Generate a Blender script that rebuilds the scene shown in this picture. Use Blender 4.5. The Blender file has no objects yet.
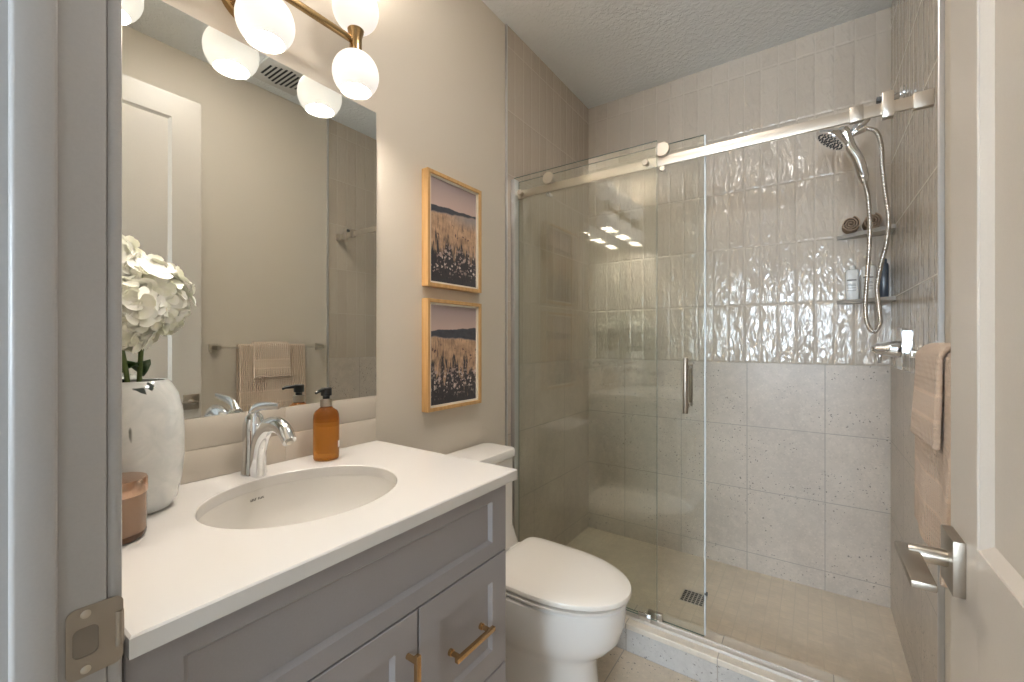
import bpy, bmesh, math, random
from math import sin, cos, pi, radians, sqrt
from mathutils import Vector, Matrix, Euler
random.seed(7)
S = bpy.context.scene
COL = S.collection

# ------------------------------------------------------------------ camera, world, light, exposure
cam_d = bpy.data.cameras.new('camera')
cam_d.sensor_width = 36.0
cam_d.lens = 429.0 / 1024.0 * 36.0
cam_d.clip_start = 0.01
cam = bpy.data.objects.new('camera', cam_d)
cam.location = (1.2, 0.0, 1.232)
cam.rotation_euler = (radians(90), 0, radians(35))
COL.objects.link(cam)
S.camera = cam
w = bpy.data.worlds.new('world')
S.world = w
w.use_nodes = True
w.node_tree.nodes['Background'].inputs[0].default_value = (0.75, 0.85, 1.0, 1)
w.node_tree.nodes['Background'].inputs[1].default_value = 0.6
S.view_settings.view_transform = 'Standard'
S.view_settings.look = 'None'
S.view_settings.gamma = 1.0
S.view_settings.exposure = 1.30
S.view_settings.use_curve_mapping = False
WINDOW_STRENGTH = 15.0
BULB_STRENGTH = 230.0
GLOBE_STRENGTH = 0.24
FILL_LAMP_STRENGTH = 15.0  # output of the added, unseen overhead fill
S.cycles.max_bounces = 10
S.cycles.diffuse_bounces = 5
S.cycles.glossy_bounces = 5
S.cycles.transparent_max_bounces = 16


# ------------------------------------------------------------------ material helpers
def mat(name, color=(0.8, 0.8, 0.8), rough=0.5, metal=0.0, **kw):
    m = bpy.data.materials.new(name)
    m.use_nodes = True
    b = m.node_tree.nodes['Principled BSDF']
    b.inputs['Base Color'].default_value = (*color, 1)
    b.inputs['Roughness'].default_value = rough
    b.inputs['Metallic'].default_value = metal
    for k, v in kw.items():
        b.inputs[k.replace('_', ' ')].default_value = v
    return m


class NT:
    """small helper for wiring shader nodes"""
    def __init__(self, m):
        self.m = m
        self.t = m.node_tree
        self.b = self.t.nodes['Principled BSDF']
        self.out = self.t.nodes['Material Output']

    def n(self, typ, **kw):
        nd = self.t.nodes.new(typ)
        for k, v in kw.items():
            setattr(nd, k, v)
        return nd

    def put(self, sock, v):
        if isinstance(v, bpy.types.NodeSocket):
            self.t.links.new(v, sock)
        elif v is not None:
            if hasattr(sock, 'default_value') and hasattr(sock.default_value, '__len__') and len(sock.default_value) == 4 and len(v) == 3:
                v = (*v, 1)
            sock.default_value = v

    def math(self, op, a, b=None, c=None, clamp=False):
        nd = self.n('ShaderNodeMath', operation=op, use_clamp=clamp)
        self.put(nd.inputs[0], a)
        self.put(nd.inputs[1], b)
        self.put(nd.inputs[2], c)
        return nd.outputs[0]

    def sep(self, v):
        nd = self.n('ShaderNodeSeparateXYZ')
        self.put(nd.inputs[0], v)
        return nd.outputs

    def comb(self, x=0.0, y=0.0, z=0.0):
        nd = self.n('ShaderNodeCombineXYZ')
        for i, q in enumerate((x, y, z)):
            self.put(nd.inputs[i], q)
        return nd.outputs[0]

    def noise(self, vec, scale=5.0, detail=2.0, rough=0.5, dist=0.0):
        nd = self.n('ShaderNodeTexNoise')
        self.put(nd.inputs['Vector'], vec)
        nd.inputs['Scale'].default_value = scale
        nd.inputs['Detail'].default_value = detail
        nd.inputs['Roughness'].default_value = rough
        nd.inputs['Distortion'].default_value = dist
        return nd.outputs[0]

    def ramp(self, f, stops, interp='LINEAR'):
        nd = self.n('ShaderNodeValToRGB')
        nd.color_ramp.interpolation = interp
        el = nd.color_ramp.elements
        while len(el) < len(stops):
            el.new(0.5)
        for e, (p, c) in zip(el, stops):
            e.position = p
            e.color = (*c, 1) if len(c) == 3 else c
        self.put(nd.inputs[0], f)
        return nd.outputs[0]

    def mix(self, f, a, b):
        nd = self.n('ShaderNodeMix', data_type='RGBA')
        self.put(nd.inputs[0], f)
        self.put(nd.inputs[6], a)
        self.put(nd.inputs[7], b)
        return nd.outputs[2]

    def maprange(self, v, a, b, c=0.0, d=1.0, smooth=False):
        nd = self.n('ShaderNodeMapRange', interpolation_type='SMOOTHSTEP' if smooth else 'LINEAR')
        self.put(nd.inputs[0], v)
        for i, q in enumerate((a, b, c, d)):
            nd.inputs[i + 1].default_value = q
        return nd.outputs[0]

    def pos(self):
        return self.n('ShaderNodeNewGeometry').outputs['Position']

    def objco(self):
        return self.n('ShaderNodeTexCoord').outputs['Object']

    def gen(self):
        return self.n('ShaderNodeTexCoord').outputs['Generated']

    def bump(self, h, strength=0.5, dist=0.01, base=None):
        nd = self.n('ShaderNodeBump')
        nd.inputs['Strength'].default_value = strength
        nd.inputs['Distance'].default_value = dist
        self.put(nd.inputs['Height'], h)
        if base is not None:
            self.put(nd.inputs['Normal'], base)
        self.put(self.b.inputs['Normal'], nd.outputs[0])
        return nd.outputs[0]

    def color(self, v):
        self.put(self.b.inputs['Base Color'], v)


def grid_cell(t, coord, size, offset):
    """-> (cell index, distance to the nearest cell edge in metres)"""
    s = t.math('DIVIDE', t.math('SUBTRACT', coord, offset), size)
    i = t.math('FLOOR', s)
    f = t.math('SUBTRACT', s, i)
    d = t.math('MULTIPLY', t.math('MINIMUM', f, t.math('SUBTRACT', 1.0, f)), size)
    return i, d


def zellige(name, axis, off_u, size_u=0.0767, off_z=1.117, size_z=0.305, amp=0.0085):
    m = mat(name, (0.5, 0.45, 0.39), 0.07)
    t = NT(m)
    p = t.sep(t.pos())
    iu, du = grid_cell(t, p[axis], size_u, off_u)
    iz, dz = grid_cell(t, p[2], size_z, off_z)
    d = t.math('MINIMUM', du, dz)
    g = t.maprange(d, 0.0008, 0.0022)
    rnd = t.n('ShaderNodeTexWhiteNoise', noise_dimensions='2D')
    t.put(rnd.inputs['Vector'], t.comb(iu, iz))
    rv = rnd.outputs['Value']
    tone = t.mix(rv, (0.525, 0.455, 0.375), (0.565, 0.495, 0.412))
    t.color(t.mix(g, (0.56, 0.495, 0.415), tone))
    shift = t.math('MULTIPLY', rv, 37.0)
    vec = t.comb(t.math('ADD', t.math('MULTIPLY', p[axis], 1.6), shift), shift, t.math('MULTIPLY', p[2], 0.55))
    nz = t.noise(vec, 27.0, 2.0, 0.5, 0.8)
    big = t.noise(vec, 11.0, 0.0)
    edge = t.maprange(d, 0.0, 0.010, 0.0, 1.0, True)
    h = t.math('ADD', t.math('ADD', t.math('MULTIPLY', nz, 0.55), t.math('MULTIPLY', big, 0.7)), t.math('MULTIPLY', edge, 0.20))
    t.bump(h, 1.0, amp)
    t.put(t.b.inputs['Roughness'], t.maprange(g, 0, 1, 0.6, 0.07))
    return m


def concrete_tile(name, axes, offs, size=0.333, base=(0.565, 0.498, 0.428), grout=(0.36, 0.325, 0.28), speck=1.0, rough=0.35):
    m = mat(name, base, rough)
    t = NT(m)
    pv = t.pos()
    p = t.sep(pv)
    ia, da = grid_cell(t, p[axes[0]], size, offs[0])
    ib, db = grid_cell(t, p[axes[1]], size, offs[1])
    d = t.math('MINIMUM', da, db)
    g = t.maprange(d, 0.0010, 0.0024)
    rnd = t.n('ShaderNodeTexWhiteNoise', noise_dimensions='2D')
    t.put(rnd.inputs['Vector'], t.comb(ia, ib))
    n1 = t.noise(pv, 3.2, 4.0, 0.6)
    n2 = t.noise(pv, 24.0, 5.0, 0.7)
    tone = t.mix(t.maprange(n1, 0.3, 0.7), tuple(c * 0.84 for c in base), tuple(min(1, c * 1.12) for c in base))
    tone = t.mix(t.math('MULTIPLY', t.maprange(n2, 0.45, 0.75), 0.55), tone, tuple(min(1, c * 1.25) for c in base))
    n3 = t.noise(pv, 90.0, 3.0, 0.7)
    tone = t.mix(t.math('MULTIPLY', t.maprange(n3, 0.55, 0.75), 0.45 * speck), tone, tuple(c * 0.62 for c in base))
    tone = t.mix(t.math('MULTIPLY', rnd.outputs['Value'], 0.18), tone, tuple(c * 0.8 for c in base))
    # small dark pits, gathered in patches
    vo = t.n('ShaderNodeTexVoronoi')
    vo.inputs['Scale'].default_value = 84.0
    vo.inputs['Randomness'].default_value = 1.0
    wob = t.n('ShaderNodeVectorMath', operation='MULTIPLY_ADD')
    t.put(wob.inputs[0], t.comb(t.noise(pv, 160.0, 1.0), n2, t.noise(pv, 130.0, 1.0)))
    wob.inputs[1].default_value = (0.012, 0.012, 0.012)
    t.put(wob.inputs[2], pv)
    t.put(vo.inputs['Vector'], wob.outputs[0])
    pit = t.math('LESS_THAN', vo.outputs['Distance'], t.maprange(t.noise(pv, 50.0, 1.0), 0.3, 0.7, 0.08, 0.30))
    cs = t.sep(vo.outputs['Color'])
    some = t.math('GREATER_THAN', cs[0], 0.40)
    patch = t.math('GREATER_THAN', t.noise(pv, 6.5, 2.0), 0.50)
    pit = t.math('MULTIPLY', t.math('MULTIPLY', pit, some), patch)
    tone = t.mix(t.math('MULTIPLY', pit, 0.75 * speck), tone, (0.12, 0.11, 0.10))
    vo2 = t.n('ShaderNodeTexVoronoi')
    vo2.inputs['Scale'].default_value = 70.0
    t.put(vo2.inputs['Vector'], pv)
    lite = t.math('MULTIPLY', t.math('LESS_THAN', vo2.outputs['Distance'], 0.3), t.math('GREATER_THAN', t.sep(vo2.outputs['Color'])[1], 0.6))
    tone = t.mix(t.math('MULTIPLY', lite, 0.14 * speck), tone, tuple(min(1, c * 1.5) for c in base))
    t.color(t.mix(g, grout, tone))
    t.bump(t.math('ADD', g, t.math('MULTIPLY', pit, -0.5)), 0.35, 0.002)
    return m


def metal(name, color, rough=0.18, brushed=0.0):
    m = mat(name, color, rough, 1.0)
    if brushed:
        t = NT(m)
        nz = t.noise(t.objco(), 900.0, 1.0)
        t.put(t.b.inputs['Roughness'], t.maprange(nz, 0.3, 0.7, rough, rough + brushed * 0.5))
    return m


def paint(name, color, rough=0.5, bump=0.0, scale=300.0):
    m = mat(name, color, rough)
    t = NT(m)
    nz = t.noise(t.pos(), scale, 3.0, 0.6)
    t.color(t.mix(t.maprange(nz, 0.35, 0.65), tuple(c * 0.985 for c in color), tuple(min(1, c * 1.015) for c in color)))
    if bump:
        t.bump(nz, bump, 0.002)
    return m


def pane_glass(name, tint, refl=0.04):
    """flat pane: transmits straight through, reflects by the Fresnel law"""
    m = mat(name)
    t = NT(m)
    tr = t.n('ShaderNodeBsdfTransparent')
    tr.inputs[0].default_value = (*tint, 1)
    gl = t.n('ShaderNodeBsdfGlossy')
    gl.inputs['Roughness'].default_value = 0.0
    geo = t.n('ShaderNodeNewGeometry')
    dt = t.n('ShaderNodeVectorMath', operation='DOT_PRODUCT')
    t.put(dt.inputs[0], geo.outputs['Incoming'])
    t.put(dt.inputs[1], geo.outputs['Normal'])
    c = t.math('ABSOLUTE', dt.outputs['Value'])
    f = t.math('ADD', refl, t.math('MULTIPLY', 1.0 - refl, t.math('POWER', t.math('SUBTRACT', 1.0, c), 5.0)))
    mx = t.n('ShaderNodeMixShader')
    t.put(mx.inputs[0], f)
    t.put(mx.inputs[1], tr.outputs[0])
    t.put(mx.inputs[2], gl.outputs[0])
    t.put(t.out.inputs['Surface'], mx.outputs[0])
    return m


def emit(name, color, strength):
    m = mat(name, color, 0.4)
    b = m.node_tree.nodes['Principled BSDF']
    b.inputs['Base Color'].default_value = (*[c * 0.8 for c in color], 1)
    b.inputs['Emission Color'].default_value = (*color, 1)
    b.inputs['Emission Strength'].default_value = strength
    return m


# ------------------------------------------------------------------ materials
M = {}
M['wall'] = paint('greige_wall_paint', (0.64, 0.575, 0.485), 0.55, 0.08)
M['hall_wall'] = paint('hall_wall_paint', (0.55, 0.53, 0.50), 0.6)
M['trim'] = paint('white_trim_paint', (0.42, 0.402, 0.385), 0.32)
M['door'] = paint('door_paint', (0.555, 0.50, 0.435), 0.36)
M['cabinet'] = paint('grey_cabinet_paint', (0.325, 0.305, 0.305), 0.36)
M['dark_gap'] = mat('cabinet_shadow_gap', (0.03, 0.03, 0.03), 0.8)
M['quartz'] = mat('white_quartz', (0.67, 0.645, 0.61), 0.12)
M['porcelain'] = mat('white_porcelain', (0.80, 0.77, 0.73), 0.08)
M['sink'] = mat('sink_porcelain', (0.68, 0.65, 0.60), 0.09)
M['seat'] = mat('toilet_seat_plastic', (0.80, 0.755, 0.69), 0.14)
M['chrome'] = metal('chrome', (0.80, 0.81, 0.83), 0.05)
M['nickel'] = metal('brushed_nickel', (0.60, 0.55, 0.48), 0.30)
M['warm_nickel'] = metal('satin_nickel', (0.42, 0.37, 0.31), 0.40)
M['bright_nickel'] = metal('polished_nickel_rail', (0.55, 0.49, 0.415), 0.42)
M['steel'] = metal('aluminium_channel', (0.62, 0.62, 0.62), 0.34)
M['brass'] = metal('brushed_brass', (0.40, 0.265, 0.125), 0.27)
M['handle_brass'] = metal('champagne_brass', (0.62, 0.40, 0.20), 0.24)
M['black'] = mat('black_plastic', (0.012, 0.012, 0.012), 0.3)
M['rubber'] = mat('dark_rubber', (0.05, 0.05, 0.05), 0.6)
M['mirror'] = mat('mirror_silver', (0.80, 0.82, 0.79), 0.0, 1.0)
M['mirror_edge'] = mat('mirror_edge_glass', (0.70, 0.75, 0.72), 0.15)
M['glass'] = pane_glass('shower_glass', (0.982, 0.992, 0.976), 0.055)
M['glass_edge'] = mat('polished_glass_edge', (0.17, 0.23, 0.21), 0.12)
M['seal'] = mat('clear_vinyl_seal', (0.62, 0.66, 0.68), 0.25)
M['sill_metal'] = mat('satin_white_aluminium', (0.66, 0.62, 0.57), 0.35, 0.3)
M['tile_left'] = zellige('glossy_tile_side', 1, 2.57, amp=0.0035)
M['tile_back'] = zellige('glossy_tile_rear', 0, 0.981)
M['big_left'] = concrete_tile('concrete_tile_side', (1, 2), (2.57 - 0.333 * 3, 1.117 - 0.333 * 4))
M['big_back'] = concrete_tile('concrete_tile_rear', (0, 2), (1.25 - 0.333 * 4, 1.117 - 0.333 * 4))
M['curb_tile'] = concrete_tile('concrete_tile_curb', (0, 2), (0.925 - 0.333 * 3, -0.2), 0.333, (0.50, 0.48, 0.455))
M['curb_cap'] = concrete_tile('cream_sill_stone', (0, 1), (0.925 - 0.333 * 3, 1.50), 0.333, (0.64, 0.575, 0.485), speck=0.15)
M['floor_tile'] = concrete_tile('beige_floor_tile', (0, 1), (0.585 - 0.333 * 3, 1.66 - 0.333 * 5), 0.333, (0.62, 0.53, 0.42))
M['pan_tile'] = concrete_tile('shower_floor_mosaic', (0, 1), (0.0, 1.80), 0.0515, (0.70, 0.61, 0.49), (0.64, 0.565, 0.455), 0.1, 0.4)
M['backsplash'] = mat('backsplash_tile', (0.56, 0.50, 0.42), 0.12)
M['grout'] = mat('pale_grout', (0.52, 0.47, 0.40), 0.8)
M['carpet'] = paint('hall_floor_oak', (0.36, 0.28, 0.20), 0.45)
M['window'] = emit('daylit_window_pane', (0.74, 0.87, 1.0), WINDOW_STRENGTH)
M['globe'] = emit('opal_globe_glass', (1.0, 0.965, 0.92), GLOBE_STRENGTH)
M['bulb'] = emit('lamp_bulb', (1.0, 0.935, 0.86), BULB_STRENGTH)
M['fill_lamp'] = emit('fill_lamp_opal', (1.0, 0.95, 0.90), FILL_LAMP_STRENGTH)  # glow of the invented overhead lamp that lifts the room
M['vent'] = mat('white_vent_plastic', (0.62, 0.60, 0.56), 0.5)
M['latch_wood'] = mat('latch_recess', (0.22, 0.18, 0.14), 0.7)
M['void'] = mat('vent_dark_inside', (0.03, 0.03, 0.03), 0.9)
M['shelf'] = concrete_tile('grey_shelf_stone', (0, 1), (-5.0, -5.0), 20.0, (0.36, 0.335, 0.30), speck=0.3)
M['mat_white'] = mat('ivory_mount', (0.80, 0.74, 0.64), 0.6)
M['stem'] = mat('green_stem', (0.10, 0.15, 0.035), 0.45)
M['leaf'] = mat('green_leaf', (0.055, 0.12, 0.03), 0.4)
M['label_white'] = mat('white_label', (0.78, 0.76, 0.72), 0.5)
M['ink'] = mat('grey_ink', (0.20, 0.19, 0.17), 0.6)
M['gold_ink'] = mat('gold_print', (0.75, 0.55, 0.22), 0.35, 0.6)
M['bottle_white'] = mat('white_bottle', (0.72, 0.71, 0.68), 0.25)
M['bottle_grey'] = mat('grey_blue_bottle', (0.075, 0.095, 0.125), 0.2)
M['cream'] = mat('cream_bottle_plastic', (0.70, 0.64, 0.48), 0.3)
M['hose'] = metal('chrome_hose', (0.62, 0.60, 0.57), 0.2)
M['copper'] = metal('copper_lid', (0.55, 0.36, 0.26), 0.25)

# ceiling: knock-down plaster
M['ceiling'] = mat('textured_ceiling', (0.78, 0.79, 0.78), 0.75)
_t = NT(M['ceiling'])
_n = _t.noise(_t.pos(), 42.0, 3.0, 0.6, 0.4)
_t.bump(_t.maprange(_n, 0.42, 0.60, 0, 1, True), 0.5, 0.004)

# towels: ribbed terry with flat bands
def towel_mat(name, color, bands):
    m = mat(name, color, 0.95, Sheen_Weight=0.3)
    t = NT(m)
    p = t.sep(t.pos())
    rib = t.math('SINE', t.math('MULTIPLY', p[1], 2 * pi / 0.0115))
    cross = t.math('SINE', t.math('MULTIPLY', p[2], 2 * pi / 0.011))
    waff = t.math('ADD', rib, t.math('MULTIPLY', cross, 0.2))
    band = None
    for z0, z1 in bands:
        q = t.math('MULTIPLY', t.math('GREATER_THAN', p[2], z0), t.math('LESS_THAN', p[2], z1))
        band = q if band is None else t.math('MAXIMUM', band, q)
    edge = None
    for z0, z1 in bands:
        for z in (z0, z1):
            q = t.math('LESS_THAN', t.math('ABSOLUTE', t.math('SUBTRACT', p[2], z)), 0.004)
            edge = q if edge is None else t.math('MAXIMUM', edge, q)
    fuzz = t.noise(t.pos(), 420.0, 2.0)
    h = t.math('ADD', t.math('MULTIPLY', waff, t.math('SUBTRACT', 1.0, t.math('MULTIPLY', band, 0.8))), t.math('MULTIPLY', fuzz, 1.5))
    t.bump(t.math('ADD', h, t.math('MULTIPLY', edge, -1.0)), 0.9, 0.0030)
    lo = t.maprange(waff, -1.6, 1.6, 0.93, 1.04)
    c = t.n('ShaderNodeVectorMath', operation='SCALE')
    c.inputs[0].default_value = color
    t.put(c.inputs['Scale'], lo)
    t.color(t.mix(edge, c.outputs[0], tuple(min(1, q * 1.12) for q in color)))
    return m


TOWEL = (0.66, 0.495, 0.365)
M['bath_towel'] = towel_mat('tan_bath_towel', TOWEL, [(0.875, 0.945)])
M['hand_towel'] = towel_mat('tan_hand_towel', TOWEL, [(1.075, 1.125)])
M['wash_cloth'] = mat('brown_terry', (0.40, 0.285, 0.20), 0.95)
_t = NT(M['wash_cloth'])
_t.bump(_t.noise(_t.pos(), 260.0, 2.0), 0.9, 0.004)

# oak frame
M['oak'] = mat('oak_frame', (0.58, 0.345, 0.14), 0.42)
_t = NT(M['oak'])
_p = _t.sep(_t.pos())
_n = _t.noise(_t.comb(_t.math('MULTIPLY', _p[0], 60.0), _t.math('MULTIPLY', _p[1], 60.0), _t.math('MULTIPLY', _p[2], 4.0)), 1.0, 4.0, 0.6)
_t.color(_t.ramp(_n, [(0.3, (0.50, 0.28, 0.10)), (0.7, (0.66, 0.41, 0.18))]))

# vase: milky marbled glass with dark flecks
M['vase'] = mat('marbled_white_glass', (0.72, 0.74, 0.71), 0.06)
_t = NT(M['vase'])
_o = _t.objco()
_n = _t.noise(_o, 16.0, 4.0, 0.6, 1.5)
_c = _t.mix(_t.maprange(_n, 0.35, 0.65), (0.66, 0.68, 0.665), (0.78, 0.785, 0.765))
_p = _t.sep(_o)
_v = _t.comb(_p[0], _p[1], _t.math('MULTIPLY', _p[2], 0.36))
_w = _t.noise(_v, 34.0, 1.0, 0.5, 1.2)
_g = _t.noise(_v, 13.0, 0.0)
_f = _t.math('MULTIPLY', _t.maprange(_w, 0.625, 0.66), _t.maprange(_g, 0.45, 0.52))
_t.color(_t.mix(_f, _c, (0.035, 0.05, 0.045)))
_t.b.inputs['Coat Weight'].default_value = 0.5

# amber soap bottle and candle glass
M['amber'] = mat('amber_glass', (0.62, 0.25, 0.035), 0.05, Transmission_Weight=0.75, IOR=1.3)
_t = NT(M['amber'])
_z = _t.sep(_t.pos())[2]
_t.color(_t.mix(_t.math('GREATER_THAN', _z, 1.007), (0.62, 0.27, 0.045), (0.40, 0.135, 0.015)))
M['candle_glass'] = mat('smoky_rose_glass', (0.36, 0.225, 0.145), 0.12, Transmission_Weight=0.15)
M['candle_base'] = mat('dark_amber_glass_foot', (0.10, 0.045, 0.02), 0.08)

# petals
M['petal'] = mat('cream_petals', (0.84, 0.84, 0.72), 0.6, Subsurface_Weight=0.0)
_t = NT(M['petal'])
_n = _t.noise(_t.pos(), 40.0, 2.0)
_t.color(_t.mix(_t.maprange(_n, 0.35, 0.65), (0.84, 0.84, 0.70), (0.90, 0.89, 0.83)))
M['flower_core'] = mat('green_flower_core', (0.66, 0.68, 0.44), 0.7)


def field_print(name, top_l, top_r, low_l, low_r, seed, mist, keep):
    """printed photograph: dusky sky, dark ridge, golden field, dark foreground with pale flowers"""
    m = mat(name, (0.3, 0.3, 0.3), 0.45, Coat_Weight=0.08, Coat_Roughness=0.05)
    t = NT(m)
    g = t.sep(t.gen())
    u, v = g[1], g[2]
    n = lambda su, sv, dt=3.0, k=0.0: t.noise(t.comb(t.math('MULTIPLY', u, su), t.math('MULTIPLY', v, sv), seed + k), 1.0, dt, 0.6)
    lerp = lambda a, b: t.math('ADD', a, t.math('MULTIPLY', u, b - a))
    c = t.mix(t.maprange(v, 0.70, 1.0), (0.66, 0.49, 0.43), (0.36, 0.285, 0.285))
    fld_v = t.math('ADD', lerp(low_l, low_r), t.math('MULTIPLY', t.math('SUBTRACT', n(4, 0), 0.5), 0.05))
    gold = t.mix(t.maprange(n(5, 14, 4.0), 0.35, 0.65), (0.64, 0.42, 0.27), (0.44, 0.28, 0.18))
    gold = t.mix(t.maprange(n(40, 9, 3.0, 3.0), 0.5, 0.68), gold, (0.20, 0.13, 0.10))
    # grey mist lying on the far side of the field
    haze = t.math('MULTIPLY', t.maprange(v, low_r - 0.16, low_r - 0.04), t.math('MULTIPLY', t.maprange(u, 0.25, 0.8), mist))
    gold = t.mix(haze, gold, (0.33, 0.30, 0.30))
    c = t.mix(t.maprange(t.math('SUBTRACT', fld_v, v), -0.008, 0.012), c, gold)
    top_v = t.math('ADD', lerp(top_l, top_r), t.math('MULTIPLY', t.math('SUBTRACT', n(4, 0, 3.0, 9.0), 0.5), 0.05))
    ridge = t.math('MULTIPLY', t.maprange(t.math('SUBTRACT', top_v, v), -0.002, 0.006), t.maprange(t.math('SUBTRACT', v, fld_v), -0.010, 0.010))
    c = t.mix(ridge, c, t.mix(n(9, 25), (0.030, 0.036, 0.050), (0.10, 0.10, 0.12)))
    # dark growth rising from the foot of the print in uneven stalks
    clump = n(7, 3, 2.0, 5.0)
    stalk = n(55, 7, 4.0, 7.0)
    rise = t.math('ADD', t.math('MULTIPLY', clump, 0.55), t.math('MULTIPLY', stalk, 0.55))
    edge = t.math('SUBTRACT', rise, t.maprange(v, 0.16, 0.60, 0.36, 0.74))
    c = t.mix(t.maprange(edge, -0.01, 0.05), c, t.mix(n(30, 22, 3.0, 2.0), (0.014, 0.018, 0.030), (0.075, 0.062, 0.062)))
    # blossoms: dark ones against the field, pale clusters below
    for su, thr, lo, hi, col, kp, k in ((17.0, 0.34, 0.40, 0.64, (0.07, 0.035, 0.045), 0.62, 1.0),
                                        (12.0, 0.40, 0.10, 0.40, (0.56, 0.42, 0.38), keep, 4.0),
                                        (19.0, 0.38, 0.08, 0.36, (0.74, 0.63, 0.57), keep + 0.08, 6.0),
                                        (26.0, 0.36, 0.04, 0.44, (0.40, 0.29, 0.27), keep, 8.0)):
        vo = t.n('ShaderNodeTexVoronoi')
        vo.inputs['Scale'].default_value = 1.0
        wx = t.math('MULTIPLY', t.math('SUBTRACT', n(30, 30, 2.0, k), 0.5), 1.1)
        wy = t.math('MULTIPLY', t.math('SUBTRACT', n(30, 30, 2.0, k + 20), 0.5), 1.1)
        t.put(vo.inputs['Vector'], t.comb(t.math('ADD', t.math('MULTIPLY', u, su), wx), t.math('ADD', t.math('MULTIPLY', v, su * 1.5), wy), seed + k))
        q = t.math('LESS_THAN', vo.outputs['Distance'], thr)
        q = t.math('MULTIPLY', q, t.math('GREATER_THAN', t.sep(vo.outputs['Color'])[0], kp))
        q = t.math('MULTIPLY', q, t.math('MULTIPLY', t.maprange(v, lo, lo + 0.06), t.maprange(v, hi, hi - 0.08)))
        q = t.math('MULTIPLY', q, t.maprange(n(6, 8, 1.0, k + 40), 0.40, 0.52))
        c = t.mix(t.math('MULTIPLY', q, 0.9), c, col)
    t.color(c)
    return m


M['print_a'] = field_print('meadow_print', 0.735, 0.765, 0.665, 0.735, 3.1, 0.9, 0.50)
M['print_b'] = field_print('wildflower_print', 0.74, 0.785, 0.675, 0.645, 8.7, 0.0, 0.30)


# ------------------------------------------------------------------ mesh helpers (all in world metres)
def BM():
    return bmesh.new()


def add_box(bm, lo, hi, bevel=0.0, seg=2):
    lo, hi = Vector(lo), Vector(hi)
    c = (lo + hi) / 2
    d = hi - lo
    r = bmesh.ops.create_cube(bm, size=1.0)
    vs = r['verts']
    bmesh.ops.scale(bm, vec=d, verts=vs)
    bmesh.ops.translate(bm, vec=c, verts=vs)
    if bevel:
        es = list({e for v in vs for e in v.link_edges})
        rb = bmesh.ops.bevel(bm, geom=es, offset=min(bevel, min(d) * 0.49), segments=seg, profile=0.5, affect='EDGES')
    return bm


def add_loft(bm, rings, cap=True, close=False):
    """rings: list of equal-length vertex loops"""
    vr = [[bm.verts.new(p) for p in r] for r in rings]
    n = len(vr[0])
    m = len(vr)
    for i in range(m if close else m - 1):
        a, b = vr[i], vr[(i + 1) % m]
        for j in range(n):
            bm.faces.new((a[j], a[(j + 1) % n], b[(j + 1) % n], b[j]))
    if cap and not close:
        bm.faces.new(list(reversed(vr[0])))
        bm.faces.new(vr[-1])
    return bm


def add_lathe(bm, prof, center, n=40, axis='Z', cap=True, sx=1.0, sy=1.0):
    """prof: (radius, height) pairs turned about an axis through center"""
    c = Vector(center)
    rings = []
    for r, h in prof:
        ring = []
        for k in range(n):
            a = 2 * pi * k / n
            p = Vector((r * cos(a) * sx, r * sin(a) * sy, h))
            if axis == 'X':
                p = Vector((p.z, p.x, p.y))
            elif axis == 'Y':
                p = Vector((p.y, p.z, p.x))
            ring.append(c + p)
        rings.append(ring)
    return add_loft(bm, rings, cap)


def catmull(pts, n=10):
    pts = [Vector(p) for p in pts]
    P = [pts[0] * 2 - pts[1]] + pts + [pts[-1] * 2 - pts[-2]]
    out = []
    for i in range(1, len(P) - 2):
        for k in range(n):
            t = k / n
            a, b, c, d = P[i - 1], P[i], P[i + 1], P[i + 2]
            out.append(0.5 * ((2 * b) + (c - a) * t + (2 * a - 5 * b + 4 * c - d) * t * t + (3 * b - a - 3 * c + d) * t ** 3))
    out.append(pts[-1])
    return out


def add_tube(bm, path, rad, n=12, cap=True, flat=None, up=(0, 0, 1)):
    """sweep a circle (or an ellipse: flat = (a, b) scale) along a path; rad: number or list"""
    path = [Vector(p) for p in path]
    m = len(path)
    if not isinstance(rad, (list, tuple)):
        rad = [rad] * m
    t0 = (path[1] - path[0]).normalized()
    ref = Vector(up)
    if abs(t0.dot(ref)) > 0.95:
        ref = Vector((1, 0, 0)) if abs(t0.x) < 0.9 else Vector((0, 1, 0))
    side = t0.cross(ref).normalized()
    rings = []
    for i in range(m):
        a, b = path[max(0, i - 1)], path[min(m - 1, i + 1)]
        t = (b - a).normalized()
        side = (side - t * side.dot(t)).normalized()
        nrm = side.cross(t).normalized()
        fa, fb = (1, 1) if flat is None else (flat[i] if isinstance(flat, list) else flat)
        rings.append([path[i] + side * (cos(2 * pi * k / n) * rad[i] * fa) + nrm * (sin(2 * pi * k / n) * rad[i] * fb) for k in range(n)])
    return add_loft(bm, rings, cap)


def add_cyl(bm, p0, p1, r, n=20, bev=0.0):
    p0, p1 = Vector(p0), Vector(p1)
    d = (p1 - p0)
    if bev:
        u = d.normalized()
        return add_tube(bm, [p0, p0 + u * bev * 0.3, p0 + u * bev, p1 - u * bev, p1 - u * bev * 0.3, p1],
                        [r - bev, r - bev * 0.3, r, r, r - bev * 0.3, r - bev], n)
    return add_tube(bm, [p0, p1], r, n)


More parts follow.
